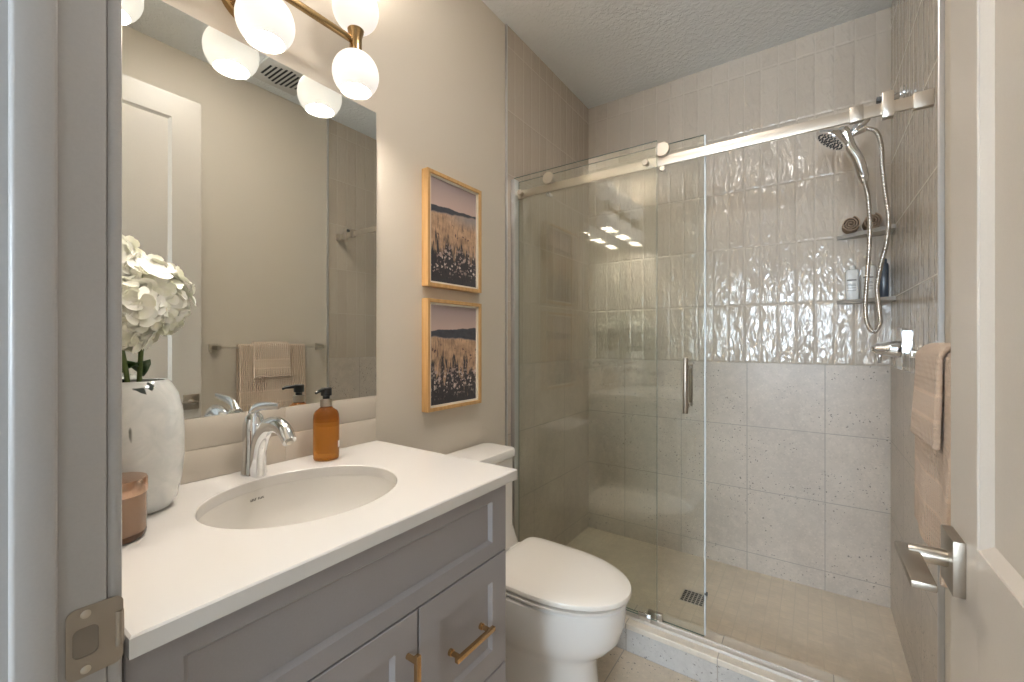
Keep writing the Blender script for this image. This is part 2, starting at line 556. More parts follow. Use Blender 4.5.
def add_prism(bm, poly, axis, a, b):
    """extrude a 2-D polygon: axis 0: (y,z) poly, 1: (x,z), 2: (x,y)"""
    def P(q, t):
        return {0: (t, q[0], q[1]), 1: (q[0], t, q[1]), 2: (q[0], q[1], t)}[axis]
    A = [bm.verts.new(P(q, a)) for q in poly]
    B = [bm.verts.new(P(q, b)) for q in poly]
    n = len(poly)
    for i in range(n):
        bm.faces.new((A[i], A[(i + 1) % n], B[(i + 1) % n], B[i]))
    bm.faces.new(list(reversed(A)))
    bm.faces.new(B)
    return bm


def rrect(w, h, r, n=6):
    out = []
    for cx, cy, a0 in ((w / 2 - r, h / 2 - r, 0), (-w / 2 + r, h / 2 - r, 90), (-w / 2 + r, -h / 2 + r, 180), (w / 2 - r, -h / 2 + r, 270)):
        for k in range(n + 1):
            a = radians(a0 + 90 * k / n)
            out.append((cx + r * cos(a), cy + r * sin(a)))
    return out


def wloc(o):
    v = Vector((0, 0, 0))
    while o is not None:
        v += o.location
        o = o.parent
    return v


def obj(name, bm, m, parent=None, loc=None, smooth=True, angle=38):
    """link the bmesh as ONE object; geometry given in world metres, origin at loc (or at the parent)"""
    org = wloc(parent) if parent else Vector(loc or (0, 0, 0))
    bmesh.ops.translate(bm, vec=-org, verts=bm.verts[:])
    bmesh.ops.recalc_face_normals(bm, faces=bm.faces[:])
    me = bpy.data.meshes.new(name)
    bm.to_mesh(me)
    bm.free()
    for q in (m if isinstance(m, (list, tuple)) else [m]):
        me.materials.append(q)
    if smooth:
        me.shade_smooth()
        me.set_sharp_from_angle(angle=radians(angle))
    o = bpy.data.objects.new(name, me)
    COL.objects.link(o)
    if parent:
        o.parent = parent
    else:
        o.location = org
    return o


def tag(o, label, cat, group=None):
    o['label'] = label
    o['category'] = cat
    if group:
        o['group'] = group
    return o


def thing(name, label, cat, loc, group=None):
    o = bpy.data.objects.new(name, None)
    o.empty_display_size = 0.05
    COL.objects.link(o)
    o.location = loc
    return tag(o, label, cat, group)


def struct(name, bm, m, smooth=False, loc=None):
    o = obj(name, bm, m, None, loc, smooth)
    o['kind'] = 'structure'
    return o


def dup(root, loc, label):
    r = root.copy()
    COL.objects.link(r)
    r.location = loc
    r['label'] = label
    for ch in list(root.children):
        c = ch.copy()
        COL.objects.link(c)
        c.parent = r
        for g in ch.children:
            d = g.copy()
            COL.objects.link(d)
            d.parent = c
    return r


ZC = 2.74           # ceiling
XW = 1.50           # right wall paint
YT = 1.66           # where the shower tile begins

# ------------------------------------------------------------------ the room
struct('floor', add_box(BM(), (0, 0.02, -0.08), (XW, YT, 0.0)), M['floor_tile'])
struct('floor_shower', add_box(BM(), (0, 1.80, -0.08), (XW, 2.58, 0.024)), M['pan_tile'])
struct('wall_left', add_box(BM(), (-0.1, 0.02, -0.08), (0, 2.68, ZC)), M['wall'])
struct('wall_right', add_box(BM(), (XW, 0.02, -0.08), (XW + 0.1, 2.68, ZC)), M['wall'])
struct('wall_back', add_box(BM(), (0, 2.58, -0.08), (XW, 2.68, ZC)), M['wall'])
struct('ceiling', add_box(BM(), (-0.1, 0.02, ZC), (XW + 0.1, 2.68, ZC + 0.08)), M['ceiling'])
JX0, JX1, JH = 0.575, 1.366, 2.46
bm = BM()
add_box(bm, (-0.1, 0.03, 0), (JX0 - 0.02, 0.13, ZC))
add_box(bm, (JX1 + 0.02, 0.03, 0), (XW + 0.1, 0.13, ZC))
add_box(bm, (JX0 - 0.02, 0.03, JH + 0.02), (JX1 + 0.02, 0.13, ZC))
struct('wall_front', bm, M['wall'])

# shower wall tile: glossy vertical tile over large concrete-look tile
for nm, lo, hi, a, b in (('wall_left_tile', (0, YT, 0.02), (0.008, 2.572, ZC), 'tile_left', 'big_left'),
                         ('wall_right_tile', (1.49, YT, 0.02), (1.4999, 2.572, ZC), 'tile_left', 'big_left'),
                         ('wall_back_tile', (0.008, 2.57, 0.02), (1.49, 2.5799, ZC), 'tile_back', 'big_back')):
    bm = BM()
    add_box(bm, (lo[0], lo[1], 1.117), hi)
    k = len(bm.faces)
    add_box(bm, lo, (hi[0], hi[1], 1.117))
    bm.faces.ensure_lookup_table()
    for f in bm.faces[k:]:
        f.material_index = 1
    struct(nm, bm, [M[a], M[b]])
# tile edge trims
struct('trim_1', add_box(BM(), (0, YT - 0.006, 0.0), (0.011, YT + 0.003, ZC), 0.002), M['steel'])
struct('trim_2', add_box(BM(), (1.486, YT - 0.006, 0.0), (1.4999, YT + 0.004, ZC), 0.002), M['steel'])
# shower kerb
bm = add_box(BM(), (0, YT, 0), (XW, 1.80, 0.088))
add_box(bm, (0, YT - 0.004, 0.088), (XW, 1.804, 0.110), 0.003)
bm.faces.ensure_lookup_table()
for f in bm.faces[6:]:
    f.material_index = 1
struct('trim_3', bm, [M['curb_tile'], M['curb_cap']])
# backsplash: two courses of long glossy tile, joints staggered
bm = BM()
for z0, z1, ys in ((0.9005, 0.974, (0.155, 0.307, 0.611, 0.912)), (0.9765, 1.049, (0.155, 0.307, 0.611, 0.912))):
    for a, b in zip(ys, ys[1:]):
        add_box(bm, (0.0, a + 0.001, z0), (0.0085, b - 0.001, z1), 0.0015)
k = len(bm.faces)
add_box(bm, (0.0, 0.156, 0.9003), (0.0068, 0.911, 1.0488))
bm.faces.ensure_lookup_table()
for f in bm.faces[k:]:
    f.material_index = 1
struct('trim_4', bm, [M['backsplash'], M['grout']], True)

# door jamb with its stop, on both sides and above
bm = BM()
for s in (0, 1):
    xa, xb = (JX0 - 0.02, JX0) if s == 0 else (JX1, JX1 + 0.02)
    add_box(bm, (xa, 0.025, 0), (xb, 0.1290, JH + 0.02), 0.0025)
    if s == 0:
        add_box(bm, (JX0 - 0.001, 0.0588, 0), (JX0 + 0.012, 0.0905, JH), 0.004, 3)
    else:
        add_box(bm, (JX1 - 0.012, 0.0588, 0), (JX1 + 0.001, 0.0905, JH), 0.004, 3)
add_box(bm, (JX0, 0.025, JH), (JX1, 0.1417, JH + 0.02), 0.0025)
jamb = struct('trim_5', bm, M['trim'], True)
# casings, room side and hall side
bm = BM()
for y0, y1 in ((0.1292, 0.1430), (0.012, 0.03)):
    add_box(bm, (JX0 - 0.10, y0, 0), (JX0 - 0.004, y1, JH + 0.09), 0.004)
    add_box(bm, (JX1 + 0.008, y0, 0), (JX1 + 0.10, y1, JH + 0.09), 0.004)
    add_box(bm, (JX0 - 0.10, y0, JH + 0.008), (JX1 + 0.10, y1, JH + 0.095), 0.004)
struct('trim_6', bm, M['trim'], True)
# strike plate let into the jamb, lip turned over its corner
bm = BM()
poly = [(y + 0.1195, z + 0.917) for y, z in rrect(0.045, 0.073, 0.008)]
hole = [(y + 0.112, z + 0.917) for y, z in rrect(0.020, 0.031, 0.006)]
n = len(poly)
vs = []
for x in (JX0, JX0 + 0.0016):
    vs.append(([bm.verts.new((x, *q)) for q in poly], [bm.verts.new((x, *q)) for q in hole]))
for j in range(n):
    k = (j + 1) % n
    bm.faces.new((vs[1][0][j], vs[1][0][k], vs[1][1][k], vs[1][1][j]))
    bm.faces.new((vs[0][0][j], vs[1][0][j], vs[1][0][k], vs[0][0][k]))
    bm.faces.new((vs[1][1][j], vs[1][1][k], vs[0][1][k], vs[0][1][j]))
add_tube(bm, [(JX0 + 0.0003, 0.1385, 0.898), (JX0 + 0.0003, 0.1385, 0.936)], 0.0035, 12, True)
add_box(bm, (JX0 - 0.006, 0.139, 0.898), (JX0 + 0.001, 0.1435, 0.936), 0.002)
sp = obj('strike_plate', bm, M['warm_nickel'], jamb)
bm = BM()
add_box(bm, (JX0 - 0.012, 0.1010, 0.901), (JX0 + 0.0006, 0.1230, 0.933))
obj('latch_hole', bm, M['latch_wood'], sp)
for z in (0.888, 0.946):
    add = BM()
    add_lathe(add, [(0.0042, 0.0), (0.0042, 0.0006), (0.003, 0.0012), (0.0, 0.0012)], (JX0 + 0.0016, 0.112, z), 16, 'X')
    sc = obj('screw', add, M['nickel'], sp)

# added flush ceiling lamp, out of view, there only to brighten the bathroom
lamp = struct('added_fill_lamp', add_lathe(BM(), [(0.165, ZC - 0.0003), (0.165, ZC - 0.030), (0.155, ZC - 0.034), (0.150, ZC - 0.034), (0.150, ZC - 0.020), (0.0, ZC - 0.020)], (0.85, 0.85, 0), 48), M['trim'], True)
obj('fill_diffuser', add_lathe(BM(), [(0.149, ZC - 0.022), (0.149, ZC - 0.040), (0.12, ZC - 0.052), (0.06, ZC - 0.058), (0.0, ZC - 0.060)], (0.85, 0.85, 0), 48), M['fill_lamp'], lamp)

# the hall behind the camera: floor, walls, ceiling and the daylit window
struct('floor_hall', add_box(BM(), (-1.2, -3.2, -0.08), (3.0, 0.02, -0.001)), M['carpet'])
struct('ceiling_hall', add_box(BM(), (-1.2, -3.2, ZC), (3.0, 0.02, ZC + 0.08)), M['ceiling'])
struct('wall_hall_left', add_box(BM(), (-1.3, -3.2, 0), (-1.2, 0.03, ZC)), M['hall_wall'])
struct('wall_hall_right', add_box(BM(), (3.0, -3.2, 0), (3.1, 0.03, ZC)), M['hall_wall'])
bm = BM()
add_box(bm, (-1.2, 0.0199, 0), (-0.1, 0.03, ZC))
add_box(bm, (XW + 0.1, 0.0199, 0), (3.0, 0.03, ZC))
struct('wall_hall_front', bm, M['hall_wall'])
WX0, WX1, WZ0, WZ1, WY = 0.25, 1.55, 0.90, 2.15, -3.2
bm = BM()
add_box(bm, (-1.2, WY - 0.12, 0), (WX0, WY, ZC))
add_box(bm, (WX1, WY - 0.12, 0), (3.0, WY, ZC))
add_box(bm, (WX0, WY - 0.12, 0), (WX1, WY, WZ0))
add_box(bm, (WX0, WY - 0.12, WZ1), (WX1, WY, ZC))
struct('wall_hall_back', bm, M['hall_wall'])
bm = BM()
for x in (WX0, (WX0 + WX1) / 2 - 0.03, WX1 - 0.06):
    add_box(bm, (x, WY - 0.07, WZ0), (x + 0.06, WY - 0.01, WZ1), 0.004)
for z in (WZ0, WZ1 - 0.06):
    add_box(bm, (WX0, WY - 0.07, z), (WX1, WY - 0.01, z + 0.06), 0.004)
win = struct('window_1', bm, M['trim'], True)
obj('pane', add_box(BM(), (WX0 + 0.04, WY - 0.045, WZ0 + 0.04), (WX1 - 0.04, WY - 0.035, WZ1 - 0.04)), M['window'], win, smooth=False)

# ------------------------------------------------------------------ the door, swung open along the right wall
DX, DY0, DY1, DZ1 = 1.366, 0.150, 0.884, 2.44
door = bpy.data.objects.new('door_1', None)
COL.objects.link(door)
door.location = (DX + 0.0175, DY0, 0.0)
door['kind'] = 'structure'
bm = BM()
add_box(bm, (DX + 0.012, DY0 + 0.1, 0.1), (DX + 0.023, DY1 - 0.1, DZ1 - 0.1))
st = 0.124
for y0, y1 in ((DY0, DY0 + st), (DY1 - st, DY1)):
    add_box(bm, (DX, y0, 0.01), (DX + 0.035, y1, DZ1), 0.0012, 1)
for z0, z1 in ((0.01, 0.24), (0.80, 0.975), (2.325, DZ1)):
    add_box(bm, (DX + 0.0001, DY0 + st - 0.002, z0), (DX + 0.0349, DY1 - st + 0.002, z1))
# sloped sticking round each panel
for z0, z1 in ((0.24, 0.80), (0.975, 2.325)):
    y0, y1 = DY0 + st, DY1 - st
    for sx, xf, xr in ((1, DX + 0.002, DX + 0.0121), (-1, DX + 0.033, DX + 0.0229)):
        d = 0.012
        o_ = [(y0, z0), (y1, z0), (y1, z1), (y0, z1)]
        i_ = [(y0 + d, z0 + d), (y1 - d, z0 + d), (y1 - d, z1 - d), (y0 + d, z1 - d)]
        A = [bm.verts.new((xf, *q)) for q in o_]
        B = [bm.verts.new((xr, *q)) for q in i_]
        for j in range(4):
            bm.faces.new((A[j], A[(j + 1) % 4], B[(j + 1) % 4], B[j]))
obj('door_leaf', bm, M['door'], door, angle=25)
# lever handle: square rose, round neck, flat blade turned towards the hinges
HZ, HY = 0.928, 0.838
rose = obj('lever_handle', add_box(BM(), (DX - 0.013, HY - 0.033, HZ - 0.037), (DX, HY + 0.033, HZ + 0.037), 0.0012), M['warm_nickel'], door)
rose['label'] = 'satin nickel lever handle with square rose'
obj('neck', add_cyl(BM(), (DX - 0.012, HY - 0.004, HZ + 0.002), (DX - 0.054, HY - 0.004, HZ + 0.002), 0.0112, 20, 0.001), M['nickel'], rose)
obj('lever', add_box(BM(), (DX - 0.066, HY - 0.116, HZ - 0.003), (DX - 0.041, HY + 0.014, HZ + 0.007), 0.002), M['warm_nickel'], rose)
obj('latch_plate', add_box(BM(), (DX + 0.006, DY1 - 0.0005, HZ - 0.028), (DX + 0.029, DY1 + 0.0012, HZ + 0.028), 0.0006), M['warm_nickel'], door)

# ------------------------------------------------------------------ vanity cabinet
VY0, VY1 = 0.148, 0.897
FX = 0.553
cab = thing('vanity_cabinet', 'grey shaker vanity cabinet with champagne brass bar pulls under the white counter', 'cabinet', (0.28, 0.53, 0.0))
bm = BM()
add_box(bm, (0.012, VY0, 0.10), (0.532, VY0 + 0.018, 0.872))
add_box(bm, (0.012, VY1 - 0.018, 0.0), (0.532, VY1, 0.872))
add_box(bm, (0.012, VY0, 0.10), (0.532, VY1, 0.118))
add_box(bm, (0.012, VY0, 0.118), (0.03, VY1, 0.872))
add_box(bm, (0.44, VY0, 0.0), (0.458, VY1, 0.10))
add_box(bm, (0.514, VY0 + 0.018, 0.70), (0.532, VY1 - 0.018, 0.872))
add_box(bm, (0.514, 0.585, 0.118), (0.532, 0.612, 0.70))
obj('carcass', bm, M['cabinet'], cab, smooth=False)


def shaker(y0, y1, z0, z1, fr=0.057, x0=0.533, x1=FX, d=0.009, s=0.007, fz=None):
    fz = fz or fr
    """framed front with a recessed panel and a sloped inner edge"""
    bm = BM()
    oo = [(y0, z0), (y1, z0), (y1, z1), (y0, z1)]
    ins = lambda k: [(y0 + k, z0 + k), (y1 - k, z0 + k), (y1 - k, z1 - k), (y0 + k, z1 - k)]
    loops = [(x0, oo), (x1 - 0.0015, oo), (x1, ins(0.0015)), (x1, [(y0 + fr, z0 + fz), (y1 - fr, z0 + fz), (y1 - fr, z1 - fz), (y0 + fr, z1 - fz)]),
             (x1 - d, [(y0 + fr + s, z0 + fz + s), (y1 - fr - s, z0 + fz + s), (y1 - fr - s, z1 - fz - s), (y0 + fr + s, z1 - fz - s)])]
    vl = [[bm.verts.new((x, *q)) for q in l] for x, l in loops]
    for a, b in zip(vl, vl[1:]):
        for j in range(4):
            bm.faces.new((a[j], a[(j + 1) % 4], b[(j + 1) % 4], b[j]))
    bm.faces.new(vl[-1])
    bm.faces.new(list(reversed(vl[0])))
    return bm


def pull(p0, p1, parent):
    """square-section bar pull on two posts"""
    p0, p1 = Vector(p0), Vector(p1)
    bm = BM()
    d = (p1 - p0).normalized()
    r = 0.0052
    lo = Vector((min(p0.x, p1.x), min(p0.y, p1.y), min(p0.z, p1.z))) - Vector((r, r, r))
    hi = Vector((max(p0.x, p1.x), max(p0.y, p1.y), max(p0.z, p1.z))) + Vector((r, r, r))
    add_box(bm, lo, hi, 0.0012)
    for q in (p0 + d * 0.008, p1 - d * 0.008):
        add_cyl(bm, (FX - 0.009, q.y, q.z), (p0.x, q.y, q.z), 0.0055, 16)
        add_cyl(bm, (FX - 0.0095, q.y, q.z), (FX - 0.002, q.y, q.z), 0.0075, 16)
    o = obj('handle', bm, M['handle_brass'], parent)
    o['label'] = 'champagne brass bar pull'
    return o


obj('false_front', shaker(VY0, VY1, 0.698, 0.872, fz=0.036), M['cabinet'], cab, angle=20)
cd = obj('door', shaker(VY0, 0.5955, 0.112, 0.6945), M['cabinet'], cab, angle=20)
pull((FX + 0.028, 0.569, 0.490), (FX + 0.028, 0.569, 0.625), cd)
dr1 = obj('drawer', shaker(0.5995, VY1, 0.411, 0.6945), M['cabinet'], cab, angle=20)
pull((FX + 0.022, 0.690, 0.545), (FX + 0.022, 0.812, 0.545), dr1)
dr2 = obj('drawer', shaker(0.5995, VY1, 0.112, 0.407), M['cabinet'], cab, angle=20)
pull((FX + 0.022, 0.690, 0.262), (FX + 0.022, 0.812, 0.262), dr2)

# counter with an oval cut-out
SX, SY, SA, SB = 0.282, 0.520, 0.175, 0.203
NS = 96
CX0, CX1, CY0, CY1, CZ0, CZ1 = 0.0005, 0.574, 0.1475, 0.919, 0.8745, 0.900
bm = BM()


def edge_pt(a, k=0.0):
    dx, dy = cos(a), sin(a)
    x0, x1, y0, y1 = CX0 + k, CX1 - k, CY0 + k, CY1 - k
    t = 1e9
    if abs(dx) > 1e-9:
        t = min(t, ((x1 if dx > 0 else x0) - SX) / dx)
    if abs(dy) > 1e-9:
        t = min(t, ((y1 if dy > 0 else y0) - SY) / dy)
    return (SX + dx * t, SY + dy * t)


ang = [2 * pi * k / NS for k in range(NS)]
for cxx, cyy in ((CX0, CY0), (CX1, CY0), (CX1, CY1), (CX0, CY1)):
    a = math.atan2(cyy - SY, cxx - SX) % (2 * pi)
    i = min(range(NS), key=lambda k: abs(ang[k] - a))
    ang[i] = a
outer = [edge_pt(a) for a in ang]
outer_in = [(min(max(x, CX0 + 0.0025), CX1 - 0.0025), min(max(y, CY0 + 0.0025), CY1 - 0.0025)) for x, y in outer]
inner = [(SX + SA * cos(a), SY + SB * sin(a)) for a in ang]
inner_o = [(SX + (SA + 0.002) * cos(a), SY + (SB + 0.002) * sin(a)) for a in ang]
loops = [[(*q, CZ0) for q in inner], [(*q, CZ1 - 0.002) for q in inner], [(*q, CZ1) for q in inner_o],
         [(*q, CZ1) for q in outer_in], [(*q, CZ1 - 0.0025) for q in outer], [(*q, CZ0) for q in outer]]
add_loft(bm, loops, close=True)
tag(obj('countertop', bm, M['quartz'], None, (SX, SY, CZ0), angle=30), 'white quartz countertop with an oval basin cut-out on the grey vanity', 'countertop')

# undermount basin
sink = thing('sink', 'oval white undermount basin set into the white counter', 'sink', (SX, SY, 0.74))
bm = BM()
prof = [(1.06, 0.8740), (1.005, 0.8740), (1.0, 0.870), (0.985, 0.85), (0.95, 0.82), (0.88, 0.79), (0.74, 0.765), (0.52, 0.748), (0.30, 0.741), (0.12, 0.739)]
rings = [[(SX + SA * k * cos(a), SY + SB * k * sin(a), z) for a in [2 * pi * j / 64 for j in range(64)]] for k, z in prof]
under = [[(SX + (SA * k + 0.012) * cos(a), SY + (SB * k + 0.012) * sin(a), z - 0.012) for a in [2 * pi * j / 64 for j in range(64)]] for k, z in reversed(prof)]
add_loft(bm, rings + under, close=True)
obj('basin', bm, M['sink'], sink)
bm = BM()
add_lathe(bm, [(0.0, 0.742), (0.016, 0.7425), (0.017, 0.7405), (0.021, 0.7405), (0.0225, 0.739), (0.0225, 0.730)], (SX, SY, 0.0), 32)
obj('drain', bm, M['chrome'], sink)
# printed maker's mark on the rear slope: too small to read
bm = BM()
random.seed(3)
zz = 0.852
for i in range(9):
    if i in (4,):
        continue
    y = 0.476 + i * 0.0036
    a = math.asin(max(-1, min(1, (y - SY) / (SB * 0.986))))
    x = SX - SA * 0.986 * cos(a) + 0.0012
    h = 0.0035 + 0.002 * random.random()
    add_box(bm, (x - 0.001, y - 0.0004, zz), (x + 0.0006, y + 0.0006, zz + h))
    add_box(bm, (x - 0.001, y - 0.0004, zz + (h if i % 2 else 0)), (x + 0.0006, y + 0.0026, zz + (h if i % 2 else 0) + 0.0007))
obj('maker_mark', bm, M['ink'], sink, smooth=False)

# ------------------------------------------------------------------ faucet
fa = thing('faucet', 'chrome single-lever faucet with an arched spout behind the basin', 'faucet', (0.062, 0.508, 0.900))
bm = BM()
add_lathe(bm, [(0.029, 0.9002), (0.0295, 0.904), (0.028, 0.908), (0.0255, 0.94), (0.0245, 0.97), (0.0255, 1.0), (0.0245, 1.025), (0.0195, 1.044), (0.012, 1.053), (0.0, 1.055)], (0.058, 0.508, 0), 36, sx=1.0, sy=1.0)
obj('body', bm, M['chrome'], fa)
bm = BM()
path = catmull([(0.074, 0.508, 0.902), (0.077, 0.508, 0.935), (0.085, 0.508, 0.975), (0.104, 0.508, 1.006), (0.135, 0.508, 1.028), (0.172, 0.508, 1.035), (0.206, 0.508, 1.026), (0.228, 0.508, 1.004)], 8)
m_ = len(path)
rad = [0.0255 - 0.0085 * (i / (m_ - 1)) ** 0.8 for i in range(m_)]
flat = [(1.02, 0.75 + 0.1 * (i / m_)) for i in range(m_)]
add_tube(bm, path, rad, 24, True, flat, up=(0, 1, 0))
sp = obj('spout', bm, M['chrome'], fa)
d = (Vector(path[-1]) - Vector(path[-2])).normalized()
obj('aerator', add_cyl(BM(), path[-1] - d * 0.002, path[-1] + d * 0.004, 0.0085, 18), M['nickel'], sp)
bm = BM()
path = catmull([(0.046, 0.508, 1.046), (0.066, 0.508, 1.064), (0.098, 0.508, 1.073), (0.138, 0.508, 1.077), (0.180, 0.508, 1.080)], 8)
m_ = len(path)
add_tube(bm, path, [0.0125 - 0.007 * (i / (m_ - 1)) for i in range(m_)], 20, True, [(1.0 + 0.3 * i / m_, 0.8 - 0.35 * i / m_) for i in range(m_)], up=(0, 1, 0))
obj('lever', bm, M['chrome'], fa)

# ------------------------------------------------------------------ soap bottle
so = thing('soap_bottle', 'amber glass soap bottle with black pump on the counter beside the faucet', 'soap bottle', (0.078, 0.690, 0.900))
c = (0.078, 0.690, 0)
bm = BM()
add_lathe(bm, [(0.029, 0.9004), (0.0325, 0.902), (0.034, 0.907), (0.0345, 0.92), (0.0345, 1.012), (0.0335, 1.026), (0.029, 1.036), (0.019, 1.043), (0.0155, 1.047), (0.0152, 1.054)], c, 40)
obj('glass_body', bm, M['amber'], so)
obj('collar', add_lathe(BM(), [(0.0158, 1.049), (0.0162, 1.05), (0.0162, 1.068), (0.013, 1.070)], c, 32), M['warm_nickel'], so)
bm = BM()
add_lathe(bm, [(0.0095, 1.0695), (0.0095, 1.078), (0.0145, 1.079), (0.0145, 1.099), (0.012, 1.101)], c, 28)
v = Vector((0.40, -0.917, 0))
p0 = Vector((0.078, 0.690, 1.095))
add_tube(bm, [p0, p0 + v * 0.02, p0 + v * 0.036 + Vector((0, 0, -0.001)), p0 + v * 0.045 + Vector((0, 0, -0.005))], [0.0055, 0.005, 0.0042, 0.0035], 14)
obj('pump', bm, M['black'], so)
bm = BM()
ring = []
for k in range(7):
    a = radians(28 + 5 * k)
    ring.append((0.078 + 0.0349 * cos(a), 0.690 + 0.0349 * sin(a)))
A = [bm.verts.new((*q, 0.934)) for q in ring]
B = [bm.verts.new((*q, 0.952)) for q in ring]
for j in range(6):
    bm.faces.new((A[j], A[j + 1], B[j + 1], B[j]))
o = obj('label', bm, M['label_white'], so)
o['label'] = 'small white paper label'

# ------------------------------------------------------------------ candle
ca = thing('candle', 'smoky rose glass candle with copper lid on the counter by the door jamb', 'candle', (0.246, 0.204, 0.900))
c = (0.246, 0.204, 0)
obj('jar', add_lathe(BM(), [(0.0425, 0.9118), (0.0435, 0.915), (0.0435, 0.978)], c, 48), M['candle_glass'], ca)
obj('jar_foot', add_lathe(BM(), [(0.036, 0.9004), (0.041, 0.902), (0.0432, 0.906), (0.0433, 0.9119), (0.030, 0.9119)], c, 48), M['candle_base'], ca)
obj('lid', add_lathe(BM(), [(0.0445, 0.976), (0.0448, 0.977), (0.0448, 0.998), (0.0435, 1.001), (0.041, 1.0015), (0.0, 1.0005)], c, 48), M['copper'], ca)
bm = BM()
for i, (z, w_) in enumerate(((0.957, 0.20), (0.9525, 0.46), (0.948, 0.36), (0.9405, 0.52))):
    a0 = -0.20
    seg = 10
    for k in range(seg):
        if (k * 7 + i * 3) % 5 == 0 and i != 3:
            continue
        a, b = a0 + w_ * (k / seg - 0.5), a0 + w_ * ((k + 0.75) / seg - 0.5)
        r = 0.0437
        q = [bm.verts.new((c[0] + r * cos(t), c[1] + r * sin(t), zz)) for t, zz in ((a, z), (b, z), (b, z + 0.0022), (a, z + 0.0022))]
        bm.faces.new(q)
obj('gold_lettering', bm, M['gold_ink'], ca, smooth=False)

# ------------------------------------------------------------------ vase and hydrangeas
VX, VY = 0.110, 0.266
bm = BM()
prof = [(0.045, 0.9004), (0.056, 0.903), (0.066, 0.918), (0.0735, 0.955), (0.0775, 1.0), (0.078, 1.045), (0.0755, 1.09), (0.068, 1.128), (0.057, 1.149), (0.050, 1.155),
        (0.047, 1.153), (0.054, 1.143), (0.063, 1.122), (0.0705, 1.085), (0.073, 1.045), (0.0725, 1.0), (0.068, 0.955), (0.060, 0.92), (0.04, 0.91)]
add_lathe(bm, prof, (VX, VY, 0), 56)
tag(obj('vase', bm, M['vase'], None, (VX, VY, 0.9)), 'rounded white marbled glass vase with dark flecks on the counter beside the candle', 'vase')


def flower_head(bm, core, c, rx, rz, count, seed):
    rnd = random.Random(seed)
    c = Vector(c)
    r = bmesh.ops.create_icosphere(core, subdivisions=2, radius=1.0)
    bmesh.ops.scale(core, vec=(rx * 0.82, rx * 0.82, rz * 0.82), verts=r['verts'])
    bmesh.ops.translate(core, vec=c, verts=r['verts'])
    for i in range(count):
        z = 1 - 2 * (i + 0.5) / count
        a = i * 2.39996 + rnd.uniform(-0.2, 0.2)
        q = sqrt(max(0, 1 - z * z))
        nrm = Vector((q * cos(a), q * sin(a), z))
        nrm = (nrm + Vector((rnd.uniform(-.35, .35), rnd.uniform(-.35, .35), rnd.uniform(-.3, .4)))).normalized()
        k = rnd.uniform(0.86, 1.10)
        p = c + Vector((q * cos(a) * rx * k, q * sin(a) * rx * k, z * rz * k))
        t1 = nrm.orthogonal().normalized()
        t2 = nrm.cross(t1)
        spin = rnd.uniform(0, pi)
        L = rnd.uniform(0.020, 0.027)
        for j in range(4):
            b = spin + j * pi / 2 + rnd.uniform(-.15, .15)
            d = t1 * cos(b) + t2 * sin(b)
            e = nrm.cross(d)
            cup = rnd.uniform(0.15, 0.7)
            rows = []
            for s, wd in ((0.05, 0.10), (0.35, 0.62), (0.65, 0.95), (0.88, 0.72), (1.0, 0.30)):
                h = cup * s * s * 0.6 - 0.04
                base = p + d * (L * s) + nrm * (L * h)
                ww = L * 0.58 * wd
                rows.append([bm.verts.new(base - e * ww + nrm * (L * 0.10 * wd)), bm.verts.new(base - nrm * L * 0.03), bm.verts.new(base + e * ww + nrm * (L * 0.10 * wd))])
            for ra, rb in zip(rows, rows[1:]):
                for m_ in range(2):
                    bm.faces.new((ra[m_], ra[m_ + 1], rb[m_ + 1], rb[m_]))


heads = [((0.125, 0.275, 1.318), 0.068, 0.070, 'creamy white hydrangea of the vase bunch, the head nearest the mirror and faucet'),
         ((0.100, 0.213, 1.362), 0.066, 0.066, 'creamy white hydrangea standing tallest in the marbled vase'),
         ((0.165, 0.228, 1.285), 0.062, 0.060, 'creamy white hydrangea lowest and frontmost in the marbled vase')]
for i, (c, rx, rz, lab) in enumerate(heads):
    foot = Vector((VX + (c[0] - VX) * 0.25, VY + (c[1] - VY) * 0.25, 0.925))
    t = thing('hydrangea', lab, 'flower', foot, 'hydrangeas in the marbled vase')
    bm, core = BM(), BM()
    flower_head(bm, core, c, rx, rz, 100, 20 + i)
    obj('petals', bm, M['petal'], t, angle=80)
    obj('flower_core', core, M['flower_core'], t)
    bm = BM()
    neck = Vector((VX + (c[0] - VX) * 0.45, VY + (c[1] - VY) * 0.45, 1.15))
    add_tube(bm, catmull([foot, (foot + neck) / 2, neck, Vector(c) - Vector((0, 0, rz * 0.6))], 6), 0.0042, 10)
    obj('stem', bm, M['stem'], t)
    bm = BM()
    d = Vector((0.2 - 0.5 * i, -0.7 + 0.6 * i, 0)).normalized()
    e = Vector((-d.y, d.x, 0))
    rows = []
    for s, wd in ((0, .1), (.2, .6), (.45, 1), (.7, .8), (.9, .4), (1, .04)):
        base = neck + Vector((0, 0, 0.03)) + d * (0.075 * s) + Vector((0, 0, 0.055 * s - 0.075 * s * s))
        rows.append([bm.verts.new(base - e * 0.024 * wd + Vector((0, 0, 0.006 * wd))), bm.verts.new(base), bm.verts.new(base + e * 0.024 * wd + Vector((0, 0, 0.006 * wd)))])
    for ra, rb in zip(rows, rows[1:]):
        for m_ in range(2):
            bm.faces.new((ra[m_], ra[m_ + 1], rb[m_ + 1], rb[m_]))
    lf = obj('leaf', bm, M['leaf'], t, angle=80)
    md = lf.modifiers.new('thick', 'SOLIDIFY')
    md.thickness = 0.0008

